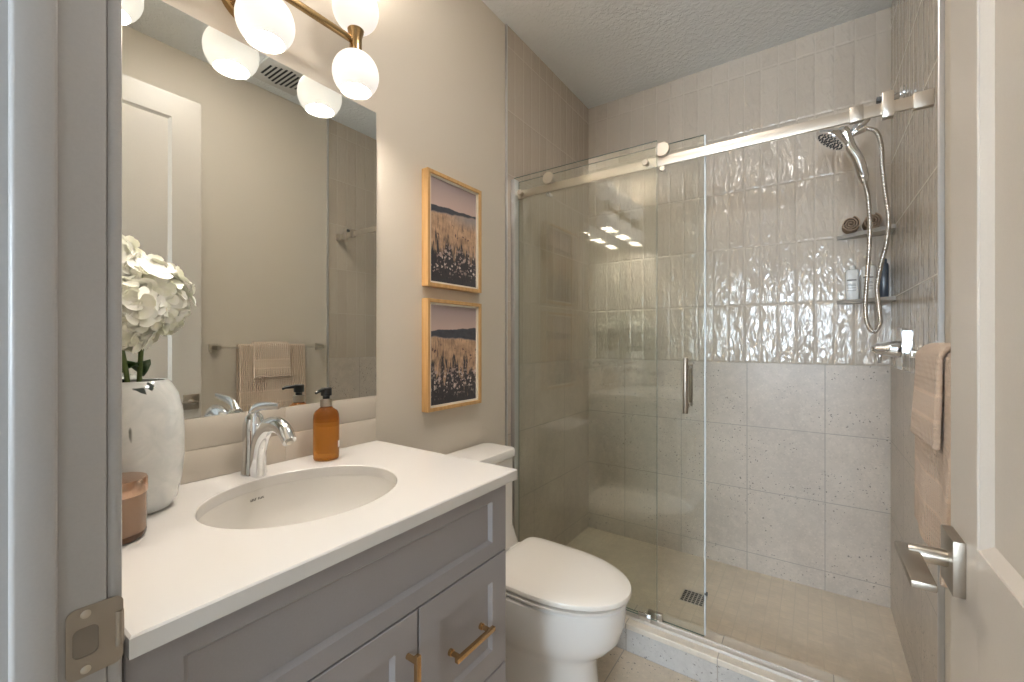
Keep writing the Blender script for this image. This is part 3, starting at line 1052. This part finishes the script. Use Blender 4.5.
# ------------------------------------------------------------------ mirror
bm = BM()
MY0, MY1, MZ0, MZ1 = 0.165, 0.9145, 1.0505, 1.994
add_box(bm, (0.0004, MY0, MZ0), (0.006, MY1, MZ1))
bm.faces.ensure_lookup_table()
for f in bm.faces:
    f.material_index = 0 if f.calc_center_median().x > 0.0055 else 1
tag(obj('mirror', bm, [M['mirror'], M['mirror_edge']], None, (0.0, 0.54, MZ0), smooth=False), 'large frameless wall mirror above the vanity backsplash', 'mirror')

# ------------------------------------------------------------------ vanity light: brass bar, three hubs, six opal globes
LX, LZ = 0.100, 2.111
vl = thing('vanity_light', 'brushed brass vanity light with six opal globes above the mirror', 'wall lamp', (0.0, 0.516, LZ))
obj('backplate', add_lathe(BM(), [(0.068, 0.0003), (0.068, 0.018), (0.064, 0.022), (0.0, 0.022)], (0, 0.516, LZ), 48, 'X'), M['brass'], vl)
bm = BM()
add_cyl(bm, (0.02, 0.516, LZ), (LX, 0.516, LZ), 0.009, 20)
obj('arm', bm, M['brass'], vl)
obj('bar', add_box(BM(), (LX - 0.0075, 0.265, LZ - 0.0075), (LX + 0.0075, 0.768, LZ + 0.0075), 0.0015), M['brass'], vl)
for y in (0.263, 0.516, 0.770):
    bm = BM()
    add_lathe(bm, [(0.0, LZ - 0.034), (0.0195, LZ - 0.034), (0.0175, LZ - 0.02), (0.0175, LZ + 0.012), (0.0225, LZ + 0.03), (0.0235, LZ + 0.036), (0.0, LZ + 0.036)], (LX, y, 0), 32)
    hub = obj('hub', bm, M['brass'], vl)
    for s in (-1, 1):
        R = 0.0655
        cz = LZ + s * 0.0955
        prof = []
        a0 = radians(40)
        for k in range(22):
            a = pi - (pi - a0) * k / 21
            prof.append((max(R * sin(a), 0.0005), cz + s * R * cos(a)))
        for k in range(21, -1, -1):
            a = pi - (pi - a0) * k / 21
            prof.append((max((R - 0.004) * sin(a), 0.0004), cz + s * (R - 0.004) * cos(a)))
        bm = BM()
        add_lathe(bm, prof, (LX, y, 0), 40, cap=False)
        g = obj('globe', bm, M['globe'], vl)
        g['label'] = 'opal glass globe shade'
        bm = BM()
        add_lathe(bm, [(0.006, cz - s * 0.040), (0.011, cz - s * 0.018), (0.019, cz + s * 0.004), (0.021, cz + s * 0.016), (0.016, cz + s * 0.030), (0.006, cz + s * 0.0365)], (LX, y, 0), 16)
        obj('bulb', bm, M['bulb'], g)

# ------------------------------------------------------------------ framed prints
def frame(y0, y1, z0, z1, pm, name, label):
    t = thing(name, label, 'picture', (0.0, (y0 + y1) / 2, z0), 'framed meadow prints on the wall')
    bm = BM()
    fw, dp = 0.014, 0.034
    add_box(bm, (0.001, y0, z0), (dp, y0 + fw, z1), 0.001, 1)
    add_box(bm, (0.001, y1 - fw, z0), (dp, y1, z1), 0.001, 1)
    add_box(bm, (0.001, y0 + fw - 0.0004, z0), (dp - 0.0002, y1 - fw + 0.0004, z0 + fw), 0.001, 1)
    add_box(bm, (0.001, y0 + fw - 0.0004, z1 - fw), (dp - 0.0002, y1 - fw + 0.0004, z1), 0.001, 1)
    obj('frame', bm, M['oak'], t, smooth=False)
    bm = BM()
    k = fw
    for a, b, c_, d_ in ((y0 + k, y0 + k + 0.009, z0 + k, z1 - k), (y1 - k - 0.009, y1 - k, z0 + k, z1 - k),
                         (y0 + k, y1 - k, z0 + k, z0 + k + 0.007), (y0 + k, y1 - k, z1 - k - 0.007, z1 - k)):
        add_box(bm, (0.004, a, c_), (0.027, b, d_))
    obj('inner_mount', bm, M['mat_white'], t, smooth=False)
    obj('print', add_box(BM(), (0.003, y0 + k + 0.008, z0 + k + 0.006), (0.020, y1 - k - 0.008, z1 - k - 0.006)), pm, t, smooth=False)


frame(1.122, 1.438, 1.438, 1.877, M['print_a'], 'framed_print', 'upper oak-framed print of a golden meadow sloping under a dark hill')
frame(1.122, 1.438, 0.966, 1.392, M['print_b'], 'framed_print', 'lower oak-framed print of pale wildflowers before a flat dark ridge')

# ------------------------------------------------------------------ toilet
TY = 1.330
to = thing('toilet', 'white toilet with closed lid between the vanity and the glass shower', 'toilet', (0.40, TY, 0.0))


def egg(xb, xf, hw, z, back=0.55, n=72, pw=10.0, yc=TY):
    """plan outline: flat-ish back at xb, round nose at xf, half width hw"""
    xm = xb + (xf - xb) * 0.42
    pts = []
    for k in range(n):
        a = 2 * pi * k / n
        ca, sa = cos(a), sin(a)
        if ca >= 0:
            x = xm + (xf - xm) * (abs(ca) ** (2 / 2.05))
            y = hw * math.copysign(abs(sa) ** (2 / 2.05), sa)
        else:
            x = xm - (xm - xb) * (abs(ca) ** (2 / pw))
            y = hw * math.copysign(abs(sa) ** (2 / pw), sa) * (1 - (1 - back) * abs(ca) ** 3)
        pts.append((x, yc + y, z))
    return pts


# one-piece bowl and skirted pedestal
bm = BM()
add_loft(bm, [egg(0.165, 0.622, 0.132, 0.000, 0.95), egg(0.165, 0.622, 0.132, 0.012, 0.95), egg(0.165, 0.610, 0.129, 0.10, 0.95), egg(0.165, 0.606, 0.128, 0.165, 0.95),
              egg(0.16, 0.624, 0.138, 0.195, 0.95), egg(0.155, 0.658, 0.158, 0.222, 0.95), egg(0.15, 0.688, 0.172, 0.26, 0.95), egg(0.15, 0.702, 0.178, 0.31, 0.95),
              egg(0.15, 0.707, 0.181, 0.365, 0.95), egg(0.15, 0.708, 0.181, 0.378, 0.95), egg(0.155, 0.703, 0.176, 0.384, 0.95), egg(0.16, 0.68, 0.15, 0.385, 0.95)])
obj('bowl', bm, M['porcelain'], to)
bm = BM()
add_loft(bm, [egg(0.235, 0.706, 0.173, 0.3895, 0.9), egg(0.232, 0.716, 0.181, 0.392, 0.9), egg(0.232, 0.717, 0.182, 0.399, 0.9), egg(0.236, 0.708, 0.175, 0.4015, 0.9)])
obj('seat', bm, M['seat'], to)
bm = BM()
add_loft(bm, [egg(0.240, 0.714, 0.173, 0.4075, 1.0), egg(0.236, 0.724, 0.181, 0.410, 1.0), egg(0.236, 0.725, 0.182, 0.417, 1.0), egg(0.239, 0.722, 0.179, 0.4235, 1.0),
              egg(0.248, 0.710, 0.170, 0.4275, 1.0), egg(0.275, 0.66, 0.14, 0.4300, 1.0), egg(0.33, 0.56, 0.08, 0.4310, 1.0)])
obj('lid', bm, M['seat'], to)
for s in (-1, 1):
    bm = BM()
    add_cyl(bm, (0.222, TY + s * 0.055, 0.402), (0.222, TY + s * 0.115, 0.402), 0.012, 18, 0.003)
    obj('hinge', bm, M['seat'], to)



def tank_ring(xb, xf, hw, z, r=0.03, bow=0.012):
    pts = []
    for x, y in rrect(xf - xb, hw * 2, r, 6):
        k = bow * (1 - (y / hw) ** 2) if x > 0 else 0
        pts.append(((xb + xf) / 2 + x + k, TY + y, z))
    return pts


bm = BM()
add_loft(bm, [tank_ring(0.015, 0.215, 0.150, 0.36, 0.04, 0.0), tank_ring(0.012, 0.205, 0.154, 0.40), tank_ring(0.010, 0.172, 0.158, 0.47), tank_ring(0.010, 0.170, 0.162, 0.60), tank_ring(0.010, 0.170, 0.164, 0.746), tank_ring(0.014, 0.166, 0.160, 0.7485)])
obj('tank', bm, M['porcelain'], to)
bm = BM()
add_loft(bm, [tank_ring(0.010, 0.172, 0.164, 0.7495), tank_ring(0.006, 0.178, 0.169, 0.7520), tank_ring(0.006, 0.178, 0.170, 0.776), tank_ring(0.009, 0.175, 0.167, 0.7815), tank_ring(0.018, 0.165, 0.157, 0.7835)])
obj('tank_lid', bm, M['porcelain'], to)

# ------------------------------------------------------------------ shower enclosure
def glass_panel(name, lo, hi, parent=None, loc=None):
    bm = add_box(BM(), lo, hi)
    bm.faces.ensure_lookup_table()
    for f in bm.faces:
        f.normal_update()
        f.material_index = 0 if abs(f.normal.y) > 0.9 else 1
    return obj(name, bm, [M['glass'], M['glass_edge']], parent, loc, smooth=False)


GZ = 0.130
fx = thing('fixed_glass_panel', 'fixed clear glass shower panel held to the tiled wall beside the toilet', 'glass panel', (0.35, 1.7100, GZ))
glass_panel('glass_pane', (0.018, 1.7060, GZ), (0.699, 1.7140, 2.020), fx)
obj('wall_channel', add_box(BM(), (0.0085, 1.6920, 0.111), (0.030, 1.7280, 2.010), 0.002), M['steel'], fx)
sd = thing('sliding_glass_door', 'clear glass sliding shower door with a bar handle, pushed open behind the fixed panel', 'shower door', (0.44, 1.7520, GZ))
glass_panel('glass_pane', (0.014, 1.7480, 0.112), (0.864, 1.7560, 2.014), sd)
for x in (0.200, 0.717):
    bm = BM()
    add_lathe(bm, [(0.0, -0.0005), (0.026, -0.0005), (0.028, 0.002), (0.028, 0.010), (0.0245, 0.0115), (0.018, 0.0115), (0.018, 0.034)], (x, 1.7140, 1.985), 36, 'Y')
    r = obj('roller', bm, M['bright_nickel'], sd)
    bm = BM()
    add_lathe(bm, [(0.0, 0.0), (0.009, 0.0), (0.0115, 0.003), (0.0115, 0.012), (0.008, 0.012), (0.008, 0.034)], (x, 1.7140, 1.910), 24, 'Y')
    obj('anti_jump_stud', bm, M['chrome'], sd)
bm = BM()
add_cyl(bm, (0.806, 1.7080, 0.957), (0.806, 1.7080, 1.168), 0.0095, 20, 0.0015)
for z in (0.985, 1.130):
    add_cyl(bm, (0.806, 1.7080, z), (0.806, 1.7480, z), 0.006, 14)
    add_cyl(bm, (0.806, 1.7420, z), (0.806, 1.7480, z), 0.011, 18)
h = obj('handle', bm, M['warm_nickel'], sd)
h['label'] = 'nickel bar handle'
bm = BM()
add_cyl(bm, (0.806, 1.7940, 0.975), (0.806, 1.7940, 1.140), 0.0075, 16, 0.0015)
for z in (0.985, 1.130):
    add_cyl(bm, (0.806, 1.7940, z), (0.806, 1.7560, z), 0.006, 14)
obj('inner_handle', bm, M['warm_nickel'], sd)
bm = BM()
add_cyl(bm, (0.866, 1.7520, 0.275), (0.875, 1.7520, 0.275), 0.007, 14)
obj('bumper', bm, M['rubber'], sd)
obj('edge_seal', add_box(BM(), (0.8642, 1.7465, 0.118), (0.8700, 1.7575, 2.012), 0.0015), M['seal'], sd)

ra = thing('shower_rail', 'polished nickel sliding rail spanning the shower above the glass', 'rail', (0.75, 1.7310, 1.94))
obj('bar', add_box(BM(), (0.012, 1.7265, 1.925), (1.488, 1.7355, 1.961), 0.001), M['bright_nickel'], ra)
obj('wall_bracket', add_box(BM(), (1.445, 1.7200, 1.919), (1.4895, 1.7420, 1.966), 0.0015), M['bright_nickel'], ra)
obj('wall_bracket', add_box(BM(), (0.0085, 1.7200, 1.919), (0.050, 1.7420, 1.966), 0.0015), M['bright_nickel'], ra)
for x in (0.052, 0.655):
    bm = BM()
    add_lathe(bm, [(0.0, 0.0), (0.0105, 0.0), (0.0125, 0.002), (0.0125, 0.008), (0.009, 0.008), (0.009, 0.028)], (x, 1.6985, 1.943), 24, 'Y')
    obj('clamp_stud', bm, M['bright_nickel'], ra)
obj('door_stop', add_box(BM(), (1.296, 1.7200, 1.921), (1.330, 1.7420, 1.969), 0.0015), M['warm_nickel'], ra)
bm = BM()
add_box(bm, (1.374, 1.7180, 1.913), (1.402, 1.7440, 1.990), 0.0015)
st_ = obj('door_stop', bm, M['nickel'], ra)
obj('bumper', add_box(BM(), (1.362, 1.7220, 1.967), (1.374, 1.7400, 1.982), 0.002), M['rubber'], st_)

bm = BM()
add_box(bm, (0.010, 1.6920, 0.1102), (1.489, 1.7300, 0.1165), 0.001)
add_box(bm, (0.010, 1.6920, 0.1165), (1.489, 1.6955, 0.1215), 0.0006, 1)
add_box(bm, (0.010, 1.7245, 0.1165), (1.489, 1.7300, 0.1215), 0.0006, 1)
tag(obj('threshold_strip', bm, M['sill_metal'], None, (0.75, 1.7110, 0.110)), 'slim aluminium threshold strip along the top of the shower kerb', 'threshold')
dg = thing('door_guide', 'small chrome guide block at the foot of the glass shower door', 'door guide', (0.665, 1.7350, 0.1102))
obj('block', add_box(BM(), (0.655, 1.7305, 0.1102), (0.712, 1.7465, 0.146), 0.002), M['warm_nickel'], dg)
obj('clip', add_box(BM(), (0.628, 1.6950, 0.1216), (0.680, 1.7045, 0.150), 0.004), M['chrome'], dg)

# drain
dn = thing('shower_drain', 'square dark slotted drain in the beige shower floor', 'drain', (0.743, 2.14, 0.024))
obj('frame', add_box(BM(), (0.690, 2.087, 0.0241), (0.796, 2.193, 0.0265), 0.0008), M['nickel'], dn)
bm = BM()
for i in range(6):
    for j in range(6):
        if (i + j) % 1 == 0:
            add_box(bm, (0.695 + i * 0.0163, 2.092 + j * 0.0163, 0.0262), (0.706 + i * 0.0163, 2.103 + j * 0.0163, 0.0272))
obj('grate', bm, M['void'], dn, smooth=False)

# ------------------------------------------------------------------ shower head on its arm, with the hose
sh = thing('hand_shower', 'chrome hand shower with looped metal hose on its wall arm', 'shower head', (1.49, 2.227, 2.19))
obj('wall_flange', add_lathe(BM(), [(0.030, -0.0003), (0.030, -0.006), (0.024, -0.010), (0.012, -0.012)], (1.49, 2.227, 2.19), 32, 'X'), M['chrome'], sh)
bm = BM()
add_tube(bm, catmull([(1.485, 2.227, 2.19), (1.45, 2.224, 2.182), (1.405, 2.218, 2.150), (1.372, 2.214, 2.115)], 8), 0.0105, 16)
obj('arm', bm, M['chrome'], sh)
bm = BM()
add_cyl(bm, (1.378, 2.214, 2.122), (1.350, 2.211, 2.090), 0.0165, 22, 0.003)
add_cyl(bm, (1.372, 2.2, 2.078), (1.330, 2.2, 2.066), 0.0145, 20, 0.003)
add_cyl(bm, (1.352, 2.211, 2.092), (1.340, 2.205, 2.070), 0.020, 22, 0.004)
obj('diverter', bm, M['chrome'], sh)
# hand piece: round head tilted to the room, handle running back down
hc = Vector((1.262, 2.195, 2.052))
hn = Vector((-0.62, -0.06, -0.78)).normalized()
t1 = hn.orthogonal().normalized()
t2 = hn.cross(t1)


def disc_rings(prof, c, nrm, a1, a2, n=40):
    return [[c + a1 * (r * cos(2 * pi * k / n)) + a2 * (r * sin(2 * pi * k / n)) + nrm * h for k in range(n)] for r, h in prof]


bm = BM()
add_loft(bm, disc_rings([(0.018, -0.045), (0.028, -0.038), (0.05, -0.022), (0.064, -0.010), (0.0665, -0.002), (0.065, 0.002), (0.060, 0.003)], hc, hn, t1, t2))
hd = obj('spray_head', bm, M['chrome'], sh)
bm = BM()
for ring_r, cnt in ((0.006, 3), (0.020, 9), (0.034, 15), (0.048, 21)):
    for k in range(cnt):
        a = 2 * pi * k / cnt + ring_r * 30
        q = hc + t1 * (ring_r * cos(a)) + t2 * (ring_r * sin(a))
        add_cyl(bm, q + hn * 0.002, q + hn * 0.0062, 0.0033, 8)
obj('nozzles', bm, M['rubber'], hd)
bm = BM()
back = hc - hn * 0.040
path = catmull([back + hn * 0.012, back + Vector((0.022, 0.002, -0.004)), Vector((1.325, 2.197, 2.015)), Vector((1.350, 2.198, 1.955)), Vector((1.364, 2.2, 1.893)), Vector((1.369, 2.2, 1.862))], 8)
m_ = len(path)
rr = [0.021 if i < 8 else 0.0175 - 0.003 * math.sin(pi * (i - 8) / (m_ - 8)) * -1 for i in range(m_)]
rr[-6:] = [0.0175, 0.0165, 0.0155, 0.0145, 0.013, 0.012]
add_tube(bm, path, rr, 20)
obj('handset_grip', bm, M['chrome'], sh)
bm = BM()
add_tube(bm, catmull([(1.335, 2.205, 2.072), (1.318, 2.203, 2.060), (1.302, 2.2, 2.035)], 6), 0.012, 14)
obj('holder', bm, M['chrome'], sh)
ctrl = [(1.369, 2.2, 1.866), (1.380, 2.2, 1.80), (1.386, 2.2, 1.70), (1.383, 2.2, 1.58), (1.377, 2.2, 1.47), (1.372, 2.2, 1.37), (1.378, 2.2, 1.30), (1.398, 2.2, 1.268), (1.416, 2.202, 1.300),
        (1.413, 2.204, 1.37), (1.408, 2.204, 1.44), (1.418, 2.206, 1.52), (1.437, 2.207, 1.62), (1.443, 2.208, 1.71), (1.433, 2.208, 1.81), (1.424, 2.206, 1.91), (1.420, 2.205, 2.0), (1.405, 2.203, 2.055), (1.371, 2.2, 2.078)]
path = catmull(ctrl, 34)
bm = BM()
add_tube(bm, path, [0.0088 if (i // 2) % 2 else 0.0070 for i in range(len(path))], 10)
obj('hose', bm, M['hose'], sh, angle=60)

# valve
va = thing('shower_valve', 'chrome shower valve with rectangular plate and lever on the tiled wall', 'shower valve', (1.49, 2.235, 1.202))
bm = BM()
add_prism(bm, [(2.235 + y, 1.202 + z) for y, z in rrect(0.13, 0.16, 0.012)], 0, 1.4897, 1.478)
obj('plate', bm, M['chrome'], va)
bm = BM()
add_lathe(bm, [(0.032, -0.0125), (0.030, -0.040), (0.027, -0.055), (0.0235, -0.060), (0.0235, -0.082), (0.012, -0.098), (0.0, -0.099)], (1.49, 2.222, 1.200), 32, 'X')
obj('knob', bm, M['chrome'], va)
bm = BM()
add_cyl(bm, (1.418, 2.222, 1.195), (1.418, 2.222, 1.145), 0.006, 14, 0.001)
obj('lever', bm, M['chrome'], va)

# corner shelves
def corner_shelf(z0, z1, label):
    bm = BM()
    x0, y0, xw, yw = 1.296, 2.425, 1.4895, 2.5695
    add_prism(bm, [(xw, yw), (x0, yw), (x0, yw - 0.012), (xw - 0.012, y0), (xw, y0)], 2, z0, z1)
    return tag(obj('corner_shelf', bm, M['shelf'], None, (1.43, 2.53, z0), smooth=False), label, 'shelf', 'corner shelves in the shower')


corner_shelf(1.712, 1.730, 'upper grey corner shelf carrying the rolled washcloths')
corner_shelf(1.407, 1.423, 'lower grey corner shelf carrying the shower bottles')

# rolled washcloths
def roll(c, L, r, rz):
    bm = BM()
    turns = 3.2
    n = 90
    ou, inn = [], []
    for i in range(n):
        a = 2 * pi * turns * i / (n - 1)
        q = r * (0.16 + 0.84 * i / (n - 1))
        th = 0.0042
        ou.append((q * cos(a), q * sin(a)))
        inn.append(((q - th) * cos(a), (q - th) * sin(a)))
    poly = ou + inn[::-1]
    rot = Matrix.Rotation(rz, 3, 'Z')
    A = [bm.verts.new(Vector(c) + rot @ Vector((u, -L / 2, v))) for u, v in ou]
    B = [bm.verts.new(Vector(c) + rot @ Vector((u, L / 2, v))) for u, v in ou]
    A2 = [bm.verts.new(Vector(c) + rot @ Vector((u, -L / 2, v))) for u, v in inn]
    B2 = [bm.verts.new(Vector(c) + rot @ Vector((u, L / 2, v))) for u, v in inn]
    for i in range(n - 1):
        bm.faces.new((A[i], A[i + 1], B[i + 1], B[i]))
        bm.faces.new((A2[i], B2[i], B2[i + 1], A2[i + 1]))
        bm.faces.new((A[i], A2[i], A2[i + 1], A[i + 1]))
        bm.faces.new((B[i], B[i + 1], B2[i + 1], B2[i]))
    bm.faces.new((A[0], B[0], B2[0], A2[0]))
    bm.faces.new((A[-1], A2[-1], B2[-1], B[-1]))
    return bm


GR = 'rolled washcloths on the upper shower shelf'
tag(obj('rolled_washcloth', roll((1.343, 2.524, 1.7665), 0.08, 0.036, 0.0), M['wash_cloth'], None, (1.345, 2.532, 1.7305)), 'rolled brown washcloth at the outer end of the upper corner shelf', 'washcloth', GR)
tag(obj('rolled_washcloth', roll((1.418, 2.520, 1.7665), 0.09, 0.036, 0.0), M['wash_cloth'], None, (1.408, 2.515, 1.7305)), 'rolled brown washcloth in the corner of the upper shelf', 'washcloth', GR)

# bottles on the lower shelf
def flat_bottle(name, label, c, w_, d_, h, m, capm, marks=True, rz=0.0, pump=False):
    t = thing(name, label, 'bottle', c, 'shower bottles on the lower corner shelf')
    c = Vector(c)
    bm = BM()
    rings = []
    for k, z in ((0.92, 0.0003), (1.0, 0.004), (1.0, h - 0.012), (0.9, h - 0.004), (0.55, h)):
        rings.append([c + Vector((x * k, y * k, z)) for x, y in rrect(w_, d_, min(w_, d_) * 0.42, 5)])
    add_loft(bm, rings)
    body = obj('body', bm, m, t)
    bm = BM()
    add_lathe(bm, [(0.011, h - 0.001), (0.0115, h), (0.0115, h + 0.016), (0.009, h + 0.018)], c, 20)
    if pump:
        add_cyl(bm, c + Vector((0, 0, h + 0.015)), c + Vector((0, 0, h + 0.040)), 0.004, 10)
        add_tube(bm, [c + Vector((0.006, 0, h + 0.04)), c + Vector((-0.012, -0.02, h + 0.04)), c + Vector((-0.016, -0.026, h + 0.036))], 0.005, 10)
    obj('cap', bm, capm, t)
    if marks:
        bm = BM()
        for i, (z, a, b) in enumerate(((0.62, .10, .40), (0.50, .12, .36), (0.46, .12, .42), (0.38, .12, .38), (0.30, .12, .40))):
            add_box(bm, c + Vector((-w_ * b, -d_ / 2 - 0.0006, h * z)), c + Vector((w_ * (b - 2 * a + .1), -d_ / 2 + 0.0004, h * z + (0.006 if i == 0 else 0.0022))))
        obj('print_marks', bm, M['ink'], body, smooth=False)
    return t


flat_bottle('shower_bottle', 'cream white bottle with small print at the outer end of the lower shelf', (1.352, 2.545, 1.4232), 0.050, 0.026, 0.142, M['bottle_white'], M['label_white'])
flat_bottle('shower_bottle', 'white pump bottle in the middle of the lower corner shelf', (1.409, 2.520, 1.4232), 0.052, 0.034, 0.150, M['bottle_white'], M['cream'], True, 0, True)
flat_bottle('shower_bottle', 'dark grey-blue bottle deepest in the corner of the lower shelf', (1.462, 2.535, 1.4232), 0.034, 0.034, 0.160, M['bottle_grey'], M['bottle_grey'], False)

# ------------------------------------------------------------------ towel bar and towels
BX, BZ = 1.430, 1.195
tb = thing('towel_bar', 'square nickel towel bar on the painted wall behind the open door', 'towel bar', (1.50, 1.29, BZ))
obj('bar', add_box(BM(), (BX - 0.0055, 0.975, BZ - 0.0055), (BX + 0.0055, 1.605, BZ + 0.0055), 0.001), M['nickel'], tb)
for y in (0.985, 1.595):
    bm = BM()
    add_box(bm, (1.4905, y - 0.022, BZ - 0.022), (1.4997, y + 0.022, BZ + 0.022), 0.0012)
    add_box(bm, (BX - 0.010, y - 0.010, BZ - 0.010), (1.491, y + 0.010, BZ + 0.010), 0.0012)
    obj('bracket', bm, M['nickel'], tb)


def hung_cloth(y0, y1, zf, zb, r, th, wave, flare, ny=44, seed=0):
    """cloth over the bar: front drop, turn over the bar, rear drop; wave(y, s) pushes the front outwards"""
    prof = []
    nz = 34
    for i in range(nz):
        s = 1 - i / (nz - 1)
        prof.append(('f', s, zf + (BZ - zf) * (1 - s)))
    for k in range(1, 10):
        prof.append(('t', k / 10, 0))
    for i in range(22):
        s = i / 21
        prof.append(('b', s, BZ - (BZ - zb) * s))
    bm = BM()
    rows = []
    for kind, s, z in prof:
        row = []
        for j in range(ny):
            q = j / (ny - 1)
            y = y0 + (y1 - y0) * q
            if kind == 'f':
                x = BX - r - wave(q, s) - flare * s
            elif kind == 't':
                a = pi * s
                x = BX - r * cos(a)
                z = BZ + r * sin(a)
            else:
                x = BX + r + 0.3 * wave(1 - q, s) * s
            ys = y + (0.012 * s * (q - 0.5) if kind == 'f' else 0)
            row.append(bm.verts.new((x, ys, z)))
        rows.append(row)
    for a, b in zip(rows, rows[1:]):
        for j in range(ny - 1):
            bm.faces.new((a[j], a[j + 1], b[j + 1], b[j]))
    return bm


def solid(o, th):
    md = o.modifiers.new('pile', 'SOLIDIFY')
    md.thickness = th
    md.offset = 0.0
    md2 = o.modifiers.new('round', 'BEVEL')
    md2.width = th * 0.35
    md2.segments = 2
    md2.limit_method = 'ANGLE'
    return o


bt = obj('bath_towel', hung_cloth(1.078, 1.458, 0.790, 0.80, 0.0145, 0.012, lambda q, s: 0.010 * s * (0.5 + 0.5 * cos(q * 2 * pi * 1.6)) + 0.012 * s * max(0, 1 - q * 3.2), 0.0), M['bath_towel'], None, (BX, 1.27, BZ), angle=70)
tag(solid(bt, 0.011), 'long tan ribbed bath towel hanging from the towel bar', 'towel')
ht = obj('hand_towel', hung_cloth(1.155, 1.352, 1.020, 1.04, 0.0275, 0.012, lambda q, s: 0.004 * s * q + 0.003 * s, 0.003), M['hand_towel'], None, (BX, 1.26, BZ), angle=70)
tag(solid(ht, 0.012), 'short tan hand towel draped over the bath towel', 'towel')

# ------------------------------------------------------------------ exhaust fan grille in the ceiling
ev = thing('exhaust_vent', 'square white exhaust fan grille in the ceiling, seen in the mirror', 'vent', (1.27, 1.25, ZC))
obj('frame', add_box(BM(), (1.135, 1.115, ZC - 0.014), (1.405, 1.385, ZC - 0.0005), 0.004), M['vent'], ev)
bm = BM()
for i in range(9):
    y = 1.152 + i * 0.0235
    k = 0.095 - abs(i - 4) * 0.010
    add_box(bm, (1.27 - k, y, ZC - 0.0158), (1.27 + k, y + 0.010, ZC - 0.0135))
obj('slots', bm, M['void'], ev, smooth=False)
